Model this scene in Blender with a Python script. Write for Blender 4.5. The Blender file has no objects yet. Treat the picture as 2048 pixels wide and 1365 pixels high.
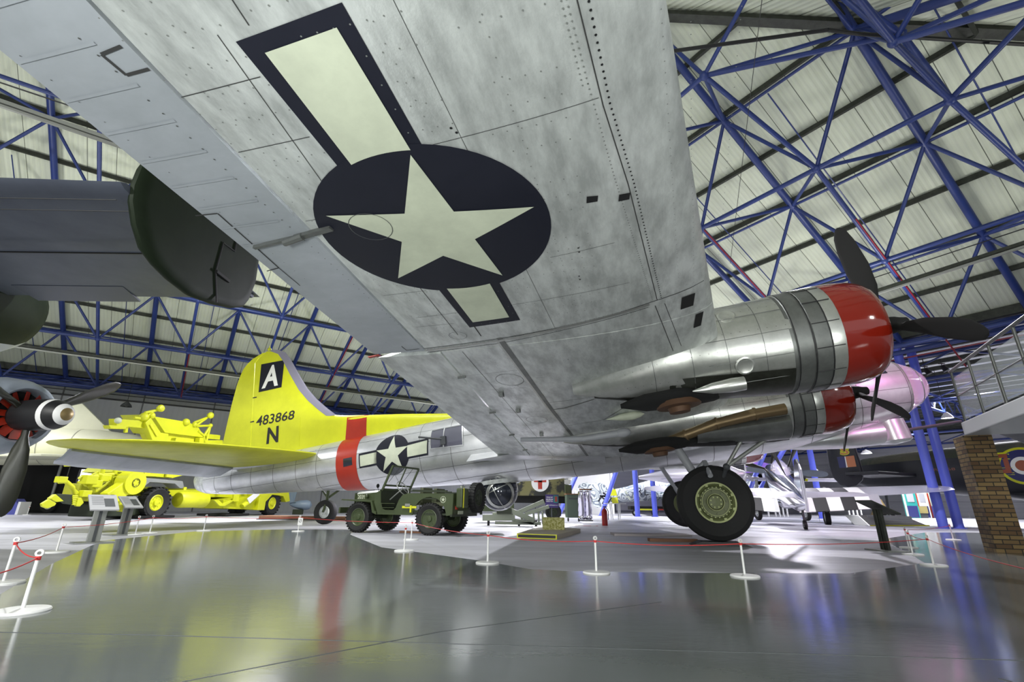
import bpy, bmesh, math, random
from mathutils import Vector as V, Matrix
R = math.radians
random.seed(7)
SC = bpy.context.scene
COL = SC.collection
# ------------------------------------------------------------------ camera
FPX, PITCH, ROLL, HC = 950.574, 0.330411, 0.012215, 0.7222   # focal length in pixels of the 2048 wide frame
_r0, _u0, _f0 = V((1, 0, 0)), V((0, -math.sin(PITCH), math.cos(PITCH))), V((0, math.cos(PITCH), math.sin(PITCH)))
_c, _s = math.cos(ROLL), math.sin(ROLL)
_rt, _up = _r0*_c + _u0*_s, _u0*_c - _r0*_s
cd = bpy.data.cameras.new('camera'); cam = bpy.data.objects.new('camera', cd); COL.objects.link(cam)
cd.sensor_width = 36; cd.lens = FPX/2048*36; cd.clip_start = .05; cd.clip_end = 400
m3 = Matrix((_rt, _up, -_f0)).transposed().to_4x4()
cam.matrix_world = Matrix.Translation((0, 0, HC)) @ m3
SC.camera = cam
# ------------------------------------------------------------------ colour and world
SC.view_settings.view_transform = 'Standard'; SC.view_settings.look = 'None'
SC.view_settings.gamma = 1; SC.view_settings.use_curve_mapping = False
SC.view_settings.exposure = 0.38
W = bpy.data.worlds.new('world'); SC.world = W; W.use_nodes = True
W.node_tree.nodes['Background'].inputs[0].default_value = (.78, .82, .84, 1)
W.node_tree.nodes['Background'].inputs[1].default_value = .66
# ------------------------------------------------------------------ lights: floodlights and roof uplights of the hall, plus added fill lamps
def area(name, loc, to, size, power, col=(1, 1, 1), spread=180, sy=None):
    l = bpy.data.lights.new(name, 'AREA'); l.energy = power; l.color = col; l.size = size
    if sy: l.shape = 'RECTANGLE'; l.size_y = sy
    l.spread = R(spread)
    o = bpy.data.objects.new(name, l); COL.objects.link(o); o.location = loc
    o.rotation_euler = (V(to)-V(loc)).to_track_quat('-Z', 'Y').to_euler(); return o
def spot(name, loc, to, power, ang, col=(1, 1, 1), rad=.12, blend=.4):
    l = bpy.data.lights.new(name, 'SPOT'); l.energy = power; l.color = col; l.spot_size = R(ang); l.spot_blend = blend; l.shadow_soft_size = rad
    o = bpy.data.objects.new(name, l); COL.objects.link(o); o.location = loc
    o.rotation_euler = (V(to)-V(loc)).to_track_quat('-Z', 'Y').to_euler(); return o
def Lgt(x, y, z, p, s=1.6, col=(1, .98, .92), to=None): area('hall_and_fill_light', (x, y, z), to or (x, y, 0), s, p, col, 150)
def Up(x, y, z, p, s=1.0, to=(0, 0), col=(1, 1, .90)): area('roof_uplight', (x, y, z), (x+to[0], y+to[1], z+6), s, p, col, 170)
for x, y, p in ((-16, 12, 500), (-9, 20, 900), (-1, 24, 800), (7, 22, 600), (20, 10, 300), (-24, 20, 500), (26, 26, 1500), (13, 38, 1300), (32, 40, 1500), (4, 34, 1300), (27, 30, 900)): Lgt(x, y, 7.2, p, col=(.95, .95, 1))
for x, y, p in ((-20, 14, 200), (-13, 21, 210), (-4, 29, 210), (12, 15, 100), (8, 21, 105), (15, 8, 90), (2, 10, 50)): Up(x, y, 5.6, p)
# added fill lamps, unseen behind the camera, brightening the tail and the hall
Lgt(-9, -5, 6.5, 750, 1.2, (1, 1, .97), (-8, 16, 1.5))
Lgt(-3, -8, 6.5, 300, 1.0, (1, 1, .97), (-2, 12, .5))
Lgt(11, -5, 6.0, 60, 1.0, (1, .97, .95), (8, 10, 2))
# low area lamps behind the camera, added to brighten the outer wing's underside
area('wing_fill_light', (-1.5, -1.6, .35), (-1.2, 3.5, 4.2), 1.2, 215, (.97, 1, .97), 160)
area('wing_fill_light', (3.5, -1.2, .35), (2.5, 5.5, 3.8), 1.0, 85, (.97, 1, .97), 160)
spot('nose_spotlight', (10.5, 4.5, 6.5), (10.6, 11.0, 3.6), 1500, 32, (1, .35, .8))
spot('floor_spotlight', (16, 30, 7.2), (11, 18, 0), 3500, 60, (.92, .88, 1), .15, .3)
spot('high_spotlight', (-5.5, 10, 12.0), (-5, 8.5, 0), 3700, 115, (.97, .98, 1), .18, .3)
spot('high_spotlight', (10, 15, 9.2), (10.5, 13, 0), 2600, 120, (.96, .93, 1), .15, .3)
spot('floor_spotlight', (2.5, 30, 7.2), (.5, 10, 0), 7000, 60, (.92, .9, 1), .12, .3)
area('violet_wall_washer', (19, 33, 6.5), (17, 40, 1), 2, 110, (.85, .80, 1), 160)
area('violet_wall_washer', (24, 18, 7), (16, 24, 0), 1.5, 40, (.9, .55, .9), 160)
# ------------------------------------------------------------------ pixel -> place helpers (2048x1365 frame)
C0 = V((0, 0, HC))
def ray(px, py):
    a, b = px-1024, py-682.5
    u = (_c*a+_s*b)/FPX; y = (_s*a-_c*b)/FPX
    return _r0*u + _u0*y + _f0
def gz(px, py, z=0.):
    r = ray(px, py); return C0 + r*((z-HC)/r.z)
def gy(px, py, Y):
    r = ray(px, py); return C0 + r*(Y/r.y)
# ------------------------------------------------------------------ materials
MATS = {}
def mat(name, col, rough=.5, metal=0., spec=.5, noise=None, bump=None, emit=None, coat=0., alpha=None, trans=0.):
    """noise=(scale xyz, strength, second colour); bump=(scale xyz, strength)"""
    if name in MATS: return MATS[name]
    m = bpy.data.materials.new(name); m.use_nodes = True; nt = m.node_tree; b = nt.nodes['Principled BSDF']
    b.inputs['Base Color'].default_value = (*col, 1); b.inputs['Roughness'].default_value = rough
    b.inputs['Metallic'].default_value = metal; b.inputs['Specular IOR Level'].default_value = spec
    b.inputs['Coat Weight'].default_value = coat
    if trans: b.inputs['Transmission Weight'].default_value = trans
    if alpha is not None: b.inputs['Alpha'].default_value = alpha
    if emit: b.inputs['Emission Color'].default_value = (*emit[0], 1); b.inputs['Emission Strength'].default_value = emit[1]
    tc = None
    if noise or bump: tc = nt.nodes.new('ShaderNodeTexCoord')
    def tex(sc, detail=5):
        mp = nt.nodes.new('ShaderNodeMapping'); mp.inputs['Scale'].default_value = sc
        nt.links.new(tc.outputs['Object'], mp.inputs['Vector'])
        n = nt.nodes.new('ShaderNodeTexNoise'); n.inputs['Scale'].default_value = 1; n.inputs['Detail'].default_value = detail
        n.inputs['Roughness'].default_value = .65
        nt.links.new(mp.outputs[0], n.inputs['Vector']); return n
    if noise:
        n = tex(noise[0]); rp = nt.nodes.new('ShaderNodeValToRGB')
        w = noise[1]; rp.color_ramp.elements[0].position = .5-w; rp.color_ramp.elements[1].position = .5+w
        rp.color_ramp.elements[0].color = (*noise[2], 1); rp.color_ramp.elements[1].color = (*col, 1)
        nt.links.new(n.outputs['Fac'], rp.inputs[0]); nt.links.new(rp.outputs[0], b.inputs['Base Color'])
        mr = nt.nodes.new('ShaderNodeMapRange'); mr.inputs['To Min'].default_value = rough*1.25; mr.inputs['To Max'].default_value = rough*.85
        nt.links.new(n.outputs['Fac'], mr.inputs['Value']); nt.links.new(mr.outputs[0], b.inputs['Roughness'])
    if bump:
        n = tex(bump[0], 4); bp = nt.nodes.new('ShaderNodeBump'); bp.inputs['Strength'].default_value = bump[1]; bp.inputs['Distance'].default_value = .02
        nt.links.new(n.outputs['Fac'], bp.inputs['Height']); nt.links.new(bp.outputs[0], b.inputs['Normal'])
    MATS[name] = m; return m
def math_node(nt, op, a, b=None, c=None):
    n = nt.nodes.new('ShaderNodeMath'); n.operation = op
    for i, v in enumerate((a, b, c)):
        if v is None: continue
        if isinstance(v, (int, float)): n.inputs[i].default_value = v
        else: nt.links.new(v, n.inputs[i])
    return n.outputs[0]
def ribbed(name, c1, c2, axis, pitch, seam, seamcol, rough=.6, ribstr=.5):
    """profiled sheet: fine ribs and wider sheet seams, both measured along one object axis"""
    m = bpy.data.materials.new(name); m.use_nodes = True; nt = m.node_tree; b = nt.nodes['Principled BSDF']
    tc = nt.nodes.new('ShaderNodeTexCoord'); sx = nt.nodes.new('ShaderNodeSeparateXYZ'); nt.links.new(tc.outputs['Object'], sx.inputs[0])
    x = sx.outputs[axis]
    rib = math_node(nt, 'PINGPONG', x, pitch/2); rib = math_node(nt, 'DIVIDE', rib, pitch/2)
    fr = math_node(nt, 'FRACT', math_node(nt, 'DIVIDE', x, seam)); line = math_node(nt, 'LESS_THAN', fr, .022)
    cell = math_node(nt, 'FLOOR', math_node(nt, 'DIVIDE', x, seam))
    wn = nt.nodes.new('ShaderNodeTexWhiteNoise'); wn.noise_dimensions = '1D'; nt.links.new(cell, wn.inputs['W'])
    mx = nt.nodes.new('ShaderNodeMix'); mx.data_type = 'RGBA'
    f = math_node(nt, 'MULTIPLY', wn.outputs['Value'], .5); f = math_node(nt, 'ADD', f, math_node(nt, 'MULTIPLY', math_node(nt, 'GREATER_THAN', rib, .62), .22))
    nt.links.new(f, mx.inputs['Factor']); mx.inputs['A'].default_value = (*c1, 1); mx.inputs['B'].default_value = (*c2, 1)
    m2 = nt.nodes.new('ShaderNodeMix'); m2.data_type = 'RGBA'; nt.links.new(line, m2.inputs['Factor'])
    nt.links.new(mx.outputs['Result'], m2.inputs['A']); m2.inputs['B'].default_value = (*seamcol, 1)
    nt.links.new(m2.outputs['Result'], b.inputs['Base Color']); b.inputs['Roughness'].default_value = rough
    bp = nt.nodes.new('ShaderNodeBump'); bp.inputs['Strength'].default_value = ribstr; bp.inputs['Distance'].default_value = .03
    nt.links.new(rib, bp.inputs['Height']); nt.links.new(bp.outputs[0], b.inputs['Normal'])
    MATS[name] = m; return m
# ------------------------------------------------------------------ mesh builder
class MB:
    def __init__(s): s.v = []; s.f = []
    def add(s, vs, fs):
        o = len(s.v); s.v += [tuple(v) for v in vs]; s.f += [[i+o for i in f] for f in fs]; return s
    def box(s, c, d, M=None):
        x, y, z = d[0]/2, d[1]/2, d[2]/2
        vs = [V((a*x, b*y, e*z)) for a in (-1, 1) for b in (-1, 1) for e in (-1, 1)]
        if M: vs = [M @ v for v in vs]
        c = V(c); vs = [v+c for v in vs]
        return s.add(vs, [(0, 1, 3, 2), (4, 6, 7, 5), (0, 4, 5, 1), (2, 3, 7, 6), (0, 2, 6, 4), (1, 5, 7, 3)])
    def bar(s, a, b, w, h, up=(0, 0, 1)):
        a, b = V(a), V(b); d = (b-a); L = d.length; d.normalize(); x = d.cross(V(up))
        if x.length < 1e-4: x = d.cross(V((1, 0, 0)))
        x.normalize(); y = x.cross(d)
        vs = [p + x*(w/2*i) + y*(h/2*j) for p in (a, b) for i, j in ((-1, -1), (1, -1), (1, 1), (-1, 1))]
        return s.add(vs, [(3, 2, 1, 0), (4, 5, 6, 7), (0, 1, 5, 4), (1, 2, 6, 5), (2, 3, 7, 6), (3, 0, 4, 7)])
    def tube(s, a, b, r, r2=None, n=10, cap=True):
        a, b = V(a), V(b); r2 = r if r2 is None else r2; d = (b-a).normalized(); x = d.orthogonal().normalized(); y = d.cross(x)
        vs = []
        for p, q in ((a, r), (b, r2)):
            for k in range(n):
                t = 2*math.pi*k/n; vs.append(p + x*(q*math.cos(t)) + y*(q*math.sin(t)))
        fs = [(k, (k+1) % n, n+(k+1) % n, n+k) for k in range(n)]
        if cap: fs += [tuple(range(n-1, -1, -1)), tuple(range(n, 2*n))]
        return s.add(vs, fs)
    def path(s, pts, r, n=6):
        for a, b in zip(pts[:-1], pts[1:]): s.tube(a, b, r, n=n)
        return s
    def loft(s, rings, cap0=True, cap1=True, closed=True):
        n = len(rings[0]); vs = [p for r in rings for p in r]; fs = []
        for i in range(len(rings)-1):
            for k in range(n if closed else n-1):
                fs.append((i*n+k, i*n+(k+1) % n, (i+1)*n+(k+1) % n, (i+1)*n+k))
        if cap0: fs.append(tuple(range(n-1, -1, -1)))
        if cap1: fs.append(tuple((len(rings)-1)*n+k for k in range(n)))
        return s.add(vs, fs)
    def lathe(s, prof, o=(0, 0, 0), ax=(0, 0, 1), n=24, cap0=False, cap1=False):
        """prof = [(distance along axis, radius)]"""
        o = V(o); d = V(ax).normalized(); x = d.orthogonal().normalized(); y = d.cross(x)
        return s.loft([[o+d*t+x*(r*math.cos(2*math.pi*k/n))+y*(r*math.sin(2*math.pi*k/n)) for k in range(n)] for t, r in prof], cap0, cap1)
    def prism(s, pts, off):
        """flat polygon pts given depth by the vector off"""
        off = V(off); n = len(pts); vs = [V(p) for p in pts]+[V(p)+off for p in pts]
        return s.add(vs, [tuple(range(n-1, -1, -1)), tuple(range(n, 2*n))]+[(k, (k+1) % n, n+(k+1) % n, n+k) for k in range(n)])
    def ball(s, c, r, n=16, m=10, sc=(1, 1, 1)):
        c = V(c); rings = []
        for i in range(m+1):
            t = math.pi*i/m; q = max(math.sin(t), 1e-3)
            rings.append([c+V((r*q*math.cos(2*math.pi*k/n)*sc[0], r*q*math.sin(2*math.pi*k/n)*sc[1], -r*math.cos(t)*sc[2])) for k in range(n)])
        return s.loft(rings)
    def build(s, name, m, parent=None, smooth=False, label=None, cat=None, group=None, kind=None, sub=0, solid=0, bevel=0):
        me = bpy.data.meshes.new(name); me.from_pydata(s.v, [], s.f)
        bm = bmesh.new(); bm.from_mesh(me); bmesh.ops.recalc_face_normals(bm, faces=bm.faces); bm.to_mesh(me); bm.free()
        me.materials.append(m if not isinstance(m, str) else MATS[m])
        if smooth:
            for p in me.polygons: p.use_smooth = True
            me.set_sharp_from_angle(angle=R(38))
        o = bpy.data.objects.new(name, me); COL.objects.link(o)
        if parent: o.parent = parent
        if solid: md = o.modifiers.new('solid', 'SOLIDIFY'); md.thickness = solid; md.offset = -1
        if bevel: md = o.modifiers.new('bevel', 'BEVEL'); md.width = bevel; md.segments = 2; md.limit_method = 'ANGLE'
        if sub: md = o.modifiers.new('sub', 'SUBSURF'); md.levels = sub; md.render_levels = sub
        tag(o, label, cat, group, kind); return o
def tag(o, label=None, cat=None, group=None, kind=None):
    if label: o['label'] = label
    if cat: o['category'] = cat
    if group: o['group'] = group
    if kind: o['kind'] = kind
def thing(name, label, cat, loc=(0, 0, 0), rot=(0, 0, 0), group=None):
    o = bpy.data.objects.new(name, None); COL.objects.link(o); o.location = loc; o.rotation_euler = rot
    o.empty_display_size = .2; tag(o, label, cat, group); return o
def kids(o): return [c for c in bpy.data.objects if c.parent == o]
def copy_tree(o, parent=None):
    c = o.copy(); COL.objects.link(c); c.parent = parent
    for k in kids(o): copy_tree(k, c)
    return c
def at_xy(x, y): return V((x, y, 0))
def smoothstep(a, b, x):
    t = min(max((x-a)/(b-a), 0), 1); return t*t*(3-2*t)
def interp(tab, x):
    """tab = sorted rows (x, a, b, ...) -> interpolated row"""
    if x <= tab[0][0]: return tab[0][1:]
    for p, q in zip(tab[:-1], tab[1:]):
        if x <= q[0]:
            t = (x-p[0])/(q[0]-p[0]); return tuple(a+(b-a)*t for a, b in zip(p[1:], q[1:]))
    return tab[-1][1:]
# flat artwork (polygons in two surface coordinates) laid on a curved skin
def decal(name, polys, fn, m, parent, step=.2, label=None, smooth=True, kind=None):
    bm = bmesh.new()
    for pl in polys:
        if len(pl) < 3: continue
        bm.faces.new([bm.verts.new((p[0], p[1], 0)) for p in pl])
    if step:
        xs = [v.co.x for v in bm.verts]; ys = [v.co.y for v in bm.verts]
        for ax, lo, hi in ((0, min(xs), max(xs)), (1, min(ys), max(ys))):
            k = math.floor(lo/step)+1
            while k*step < hi:
                co = (k*step, 0, 0) if ax == 0 else (0, k*step, 0); no = (1, 0, 0) if ax == 0 else (0, 1, 0)
                bmesh.ops.bisect_plane(bm, geom=bm.verts[:]+bm.edges[:]+bm.faces[:], plane_co=co, plane_no=no); k += 1
    bmesh.ops.triangulate(bm, faces=bm.faces)
    for v in bm.verts: v.co = fn(v.co.x, v.co.y)
    me = bpy.data.meshes.new(name); bm.to_mesh(me); bm.free()
    if smooth:
        for p in me.polygons: p.use_smooth = True
    me.materials.append(MATS[m] if isinstance(m, str) else m)
    o = bpy.data.objects.new(name, me); COL.objects.link(o); o.parent = parent
    if label: o['label'] = label
    if kind: o['kind'] = kind
    return o
def text_polys(txt, x0, y0, x1, y1, bold=0.):
    """outline of some lettering fitted into the box, as triangles"""
    cu = bpy.data.curves.new('lettering', 'FONT'); cu.body = txt; cu.resolution_u = 3; cu.offset = bold
    o = bpy.data.objects.new('lettering', cu); COL.objects.link(o)
    dg = bpy.context.evaluated_depsgraph_get(); dg.update(); me = bpy.data.meshes.new_from_object(o.evaluated_get(dg))
    xs = [v.co.x for v in me.vertices]; ys = [v.co.y for v in me.vertices]; a, b, c, d = min(xs), max(xs), min(ys), max(ys)
    f = lambda v: (x0+(v.x-a)/(b-a)*(x1-x0), y0+(v.y-c)/(d-c)*(y1-y0))
    out = [[f(me.vertices[i].co) for i in p.vertices] for p in me.polygons]
    bpy.data.objects.remove(o); bpy.data.curves.remove(cu); bpy.data.meshes.remove(me); return out
def quad_map(polys, q):
    """unit-square polygons -> quad q = [(0,0),(1,0),(1,1),(0,1)] corners"""
    out = []
    for pl in polys:
        out.append([tuple(q[0][i]*(1-x)*(1-y)+q[1][i]*x*(1-y)+q[2][i]*x*y+q[3][i]*(1-x)*y for i in range(len(q[0]))) for x, y in pl])
    return out
def star(cx, cy, r, a0, k=.382):
    return [(cx+(r if i % 2 == 0 else r*k)*math.cos(a0+math.pi*i/5), cy+(r if i % 2 == 0 else r*k)*math.sin(a0+math.pi*i/5)) for i in range(10)]
def disc(cx, cy, r, n=48): return [(cx+r*math.cos(2*math.pi*k/n), cy+r*math.sin(2*math.pi*k/n)) for k in range(n)]
def ringp(cx, cy, r0, r1, n=40, a0=0, a1=2*math.pi):
    P = lambda r, k: (cx+r*math.cos(a0+(a1-a0)*k/n), cy+r*math.sin(a0+(a1-a0)*k/n))
    return [[P(r0, k), P(r1, k), P(r1, k+1), P(r0, k+1)] for k in range(n)]
# ================================================================== palette
ALU = mat('aluminium', (.70, .73, .71), .36, .5, noise=((5.5, 1.7, 5), .14, (.42, .44, .43)), bump=((14, 10, 14), .2))
mat('aluminium_bright', (.80, .81, .82), .28, .65, noise=((1.1, 3.0, 1.2), .25, (.50, .51, .53)), bump=((3, 3, 3), .1))
mat('aluminium_aileron', (.46, .49, .53), .42, .35, noise=((1.4, 2.2, 1.5), .3, (.32, .345, .37)), bump=((2.5, 2.5, 2.5), .15))
mat('aluminium_dark', (.22, .23, .22), .42, .7, noise=((2, 3, 2), .25, (.10, .105, .10)))
mat('cowl_metal', (.60, .61, .58), .3, .8, noise=((3, 3, 3), .25, (.36, .37, .34)), bump=((4, 4, 4), .15))
mat('panel_line', (.03, .03, .03), .7)
mat('navy', (.006, .007, .014), .5, spec=.3, noise=((2, 2, 2), .3, (.012, .013, .022)))
mat('cream', (.56, .60, .46), .5, noise=((3, 3, 3), .25, (.42, .45, .35)))
mat('yellow', (.64, .66, .012), .45, noise=((1.5, 1.5, 1.5), .3, (.48, .50, .008)))
mat('yellow_dull', (.62, .62, .02), .5)
mat('red', (.40, .03, .012), .35, noise=((2, 2, 2), .3, (.30, .02, .008)))
mat('red_cowl', (.19, .010, .004), .12, coat=.8)
mat('rubber', (.008, .008, .008), .75, bump=((9, 9, 9), .3)); mat('black', (.008, .008, .009), .5); mat('matte_black', (.004, .004, .004), .9)
mat('blue_steel', (.020, .042, .20), .4, noise=((.8, .8, .8), .3, (.014, .028, .13)))
mat('blue_column', (.10, .13, .62), .35)
mat('dark_steel', (.035, .04, .03), .5, noise=((6, 6, 6), .2, (.012, .014, .01)))
mat('galvanised', (.30, .31, .29), .45, .5)
mat('white_paint', (.75, .75, .74), .4); mat('grey_paint', (.33, .34, .36), .45); mat('dark_grey', (.06, .065, .07), .5)
mat('olive', (.055, .075, .028), .45, noise=((3, 3, 3), .3, (.035, .05, .018)))
mat('olive_dark', (.018, .026, .010), .6); mat('canvas', (.10, .11, .06), .8)
mat('glass', (.75, .8, .85), .05, alpha=.22, spec=.8); mat('glass_dark', (.03, .035, .05), .08, .3, spec=.8)
mat('pipe_red', (.22, .01, .02), .4); mat('rope', (.55, .03, .03), .6); mat('wood', (.22, .10, .05), .6); mat('pallet', (.42, .38, .30), .6)
mat('pipe_brown', (.17, .12, .06), .4, .6); mat('brass', (.30, .22, .10), .4, .6); mat('rust', (.10, .05, .025), .6, .3)
mat('lamp_glow', (1, 1, 1), emit=((1, .97, .9), 14))
# ================================================================== building shell
v_ = V((-.5540, .8325, 0)); u_ = V((.8325, .5540, 0))          # along the gable side / along the long side
LO, LA, LB, LD, LH, LH2 = V((-19.4902, 23.8836, 11.3799)), 3.9542, 3.9925, 1.8243, 1.8196, -1.0
RO, RA, RB, RD, RH, RH2 = V((9.6057, 9.8618, 13.542)), 3.9343, 4.0693, 1.9467, 1.934, -.9365
def Lp(i, j, low=0): return LO + v_*(LA*i+LH2*low) + u_*(LB*j) + V((0, 0, -LD*i-LH*low))
def Rp(i, j, low=0): return RO + u_*(RA*i+RH2*low) + v_*(RB*j) + V((0, 0, -RD*i-RH*low))
def Tp(i, j, low=0): return RO - v_*(RA*i+RH2*low) - u_*(RB*j) + V((0, 0, -RD*i-RH*low))
def zL(P): return LO.z - LD/LA*((P-LO).dot(v_))
def zR(P): return RO.z - RD/RA*((P-RO).dot(u_))
def zT(P): return RO.z - RD/RA*((P-RO).dot(-v_))
planes = {'L': zL, 'R': zR, 'T': zT}
EAVE = 7.72
# floor slabs
fm = mat('exhibition_floor', (.52, .52, .57), .40, spec=.45, noise=((.35, 1.3, 1), .2, (.30, .30, .325)), bump=((6, 6, 6), .05))
wm = mat('walkway_epoxy', (.15, .165, .165), .13, spec=1.0, noise=((.35, .6, 1), .4, (.115, .13, .128)), bump=((2.6, 5.5, 2), .045))
mb = MB(); mb.add([(-70, -12, 0), (90, -12, 0), (90, 95, 0), (-70, 95, 0)], [(0, 1, 2, 3)]); mb.build('floor', fm, kind='structure', label='pale matt exhibition floor slab', cat='floor')
wpts = [(-3.97, 4.16), (-5.27, 6.03), (-6.75, 8.35), (-7.39, 9.45), (-7.57, 12.4), (-5.93, 13.84), (-4.3, 14.0), (-3.7, 11.9), (-2.16, 8.71), (-.39, 6.91), (.24, 6.1), (.64, 5.97), (1.94, 5.93),
        (3.93, 6.06), (5.82, 7.27), (7.3, 9.61), (9.06, 12.53), (13.4, 16.45), (24, 18), (30, -10), (-20, -10), (-14, 1)]
mb = MB(); mb.prism([(x, y, .001) for x, y in wpts], (0, 0, .005)); mb.build('floor_walkway', wm, kind='structure', label='glossy grey epoxy walkway', cat='floor')
mb = MB()
for pts in ([(-9, 3.2), (-2, 3.05), (3, 2.75), (9, 2.9), (15, 2.4)], [(2.2, 2.5), (2.35, 2.2), (2.1, 1.9), (2.3, 1.6)], [(-1.5, 2.2), (-.4, 3.2), (1.2, 4.2)]):
    for a, b in zip(pts[:-1], pts[1:]): mb.bar((*a, .0065), (*b, .0065), .006, .002)
mb.build('floor_crack', 'dark_grey', kind='structure', label='fine hairline joints in the walkway', cat='floor')
# roof faces, clipped where they meet
def clip(poly, f):
    out = []
    for a, b in zip(poly, poly[1:]+poly[:1]):
        fa, fb = f(a), f(b)
        if fa >= 0: out.append(a)
        if fa*fb < 0: out.append(a+(b-a)*(fa/(fa-fb)))
    return out
rs = ribbed('roof_sheet', (.62, .66, .55), (.48, .51, .44), 0, .16, 1.0, (.10, .11, .09))
rs.node_tree.nodes['Principled BSDF'].inputs['Specular IOR Level'].default_value = .25
def roof_face(name, key, O, along, down, slope, i0, i1, j0, j1, pl):
    dv = (down + V((0, 0, -slope))).normalized()
    P = lambda a, d: O + along*a + (down+V((0, 0, -slope)))*d
    quad = [P(j0, i0), P(j1, i0), P(j1, i1), P(j0, i1)]
    for k, f in planes.items():
        if k != key: quad = clip(quad, lambda p: f(p)-planes[key](p)+1e-6)
    n = along.cross(dv); M = Matrix((along, dv, n)).transposed().to_4x4(); M.translation = O + V((0, 0, .38))
    inv = M.inverted(); loc = [inv @ (p+V((0, 0, .38))) for p in quad]
    mb = MB(); mb.prism([(p.x, p.y, 0) for p in loc], (0, 0, .06 if n.z > 0 else -.06))
    o = mb.build(name, rs, kind='structure', label='pale ribbed sheet roof slope '+pl, cat='roof'); o.matrix_world = M; return o
cL = roof_face('ceiling_left', 'L', LO, u_, v_, LD/LA, -60, 2*LA+.5, -60, 60, 'on the left')
cR = roof_face('ceiling_right', 'R', RO, v_, u_, RD/RA, -60, 3*RA+.5, -60, 60, 'on the right')
cT = roof_face('ceiling_rear', 'T', RO, u_, -v_, RD/RA, -60, 4*RA, -60, 60, 'beyond the hip')
def world_child(mb, name, m, parent, **k):
    o = mb.build(name, m, **k); o.parent = parent; o.matrix_parent_inverse = parent.matrix_world.inverted(); return o
bpy.context.view_layer.update()
inside = lambda key, P, e=.15: all(f(P)-planes[key](P) > -e for k, f in planes.items() if k != key)
def seg_clip(key, a, b):
    ts = [0, 1]
    for k, f in planes.items():
        if k == key: continue
        fa, fb = f(a)-planes[key](a), f(b)-planes[key](b)
        if fa < 0 and fb < 0: return None
        if fa*fb < 0:
            t = fa/(fa-fb)
            if fa < 0: ts[0] = max(ts[0], t)
            else: ts[1] = min(ts[1], t)
    return (a+(b-a)*ts[0], a+(b-a)*ts[1]) if ts[1]-ts[0] > .02 else None
for key, P, ceil, rows, jr in (('L', Lp, cL, range(-8, 5), (-5, 11)), ('R', Rp, cR, range(-6, 7), (-6, 12)), ('T', Tp, cT, range(0, 5), (-5, 5))):
    for r in rows:                      # purlins on the grid lines and half way between
        i = r/2
        s = seg_clip(key, P(i, jr[0])+V((0, 0, .24)), P(i, jr[1])+V((0, 0, .24)))
        if s: mb = MB(); mb.bar(s[0], s[1], .10, .17); world_child(mb, 'purlin', 'dark_steel', ceil)
# hip flashing
PK = V((-6.1, 15.3, 19.7))
h0 = RO+(-u_-v_*-1)*0
hd = (u_*RA - v_*RB + V((0, 0, -RD)))
mb = MB(); mb.bar(RO-hd*2.6+V((0, 0, .22)), RO+hd*3+V((0, 0, .22)), .30, .16); world_child(mb, 'hip_beam', 'dark_steel', cR)
# ------------------------------------------------------------------ space frame: one thing per roof slope
def frame_members(key, P, i0, i1, j0, j1):
    top, low = [], []
    ok = lambda i, j, l: inside(key, P(i, j), .5 if l == 0 else .9)
    mem = {'rafter': [], 'top_chord': [], 'bottom_chord': [], 'diagonal_brace': [], 'node': []}
    for j in range(j0, j1+1):
        for i in range(i0, i1):
            s = seg_clip(key, P(i, j), P(i+1, j))
            if s: mem['rafter'].append(s)
    for i in range(i0, i1+1):
        for j in range(j0, j1):
            s = seg_clip(key, P(i, j), P(i, j+1))
            if s: mem['top_chord'].append(s)
    for i in range(i0, i1+1):
        for j in range(j0, j1+1):
            a, b = i+.5, j+.5
            if not ok(a, b, 1) or (key != 'L' and abs(a+b) < .1 and a < 1): continue
            q = P(a, b, 1)
            if a > i1: continue
            mem['node'].append(q)
            hp_ = lambda x_, y_: key != 'L' and abs(x_+y_) < .1 and x_ < 1
            if not hp_(a+1, b) and ok(a+1, b, 1) and a+1 < i1+.1: mem['bottom_chord'].append((q, P(a+1, b, 1)))
            if not hp_(a, b+1) and ok(a, b+1, 1): mem['bottom_chord'].append((q, P(a, b+1, 1)))
            for di, dj in ((-.5, -.5), (-.5, .5), (.5, -.5), (.5, .5)):
                if ok(a+di, b+dj, 0): mem['diagonal_brace'].append((q, P(a+di, b+dj)))
    return mem
def on_screen(p):
    d = V(p)-C0; z = d.dot(_f0)
    if z < .5: return None
    return (1024+FPX*d.dot(_rt)/z, 682.5-FPX*d.dot(_up)/z, z)
def visible(s):
    for t in (0, .5, 1):
        q = on_screen(s[0]+(s[1]-s[0])*t)
        if q and -150 < q[0] < 2200 and -150 < q[1] < 1100: return True
    return False
RAD = {'rafter': .125, 'top_chord': .05, 'bottom_chord': .075, 'diagonal_brace': .06}
def space_frame(key, P, label, i0, i1, j0, j1):
    t = thing('roof_space_frame', label, 'roof frame', P(i1, 0)); t.location.z = EAVE
    mem = frame_members(key, P, i0, i1, j0, j1); Mi = Matrix.Translation(-t.location)
    for nm, r in RAD.items():
        L = [s for s in mem[nm] if visible(s)]
        L.sort(key=lambda s: -(s[1]-s[0]).length/max(1, ((s[0]+s[1])/2-C0).length))
        rest = MB()
        for k, (a, b) in enumerate(L):
            a, b = Mi @ a, Mi @ b
            if k < 95: MB().tube(a, b, r, n=12).build(nm, 'blue_steel', t, smooth=True)
            else: rest.tube(a, b, r, n=8)
        if rest.v: rest.build(nm, 'blue_steel', t, smooth=True, kind='stuff')
    for q in mem['node']:
        if visible((q, q)): MB().ball(Mi @ q, .13, 12, 8).build('node', 'blue_steel', t, smooth=True)
    return t, Mi
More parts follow.
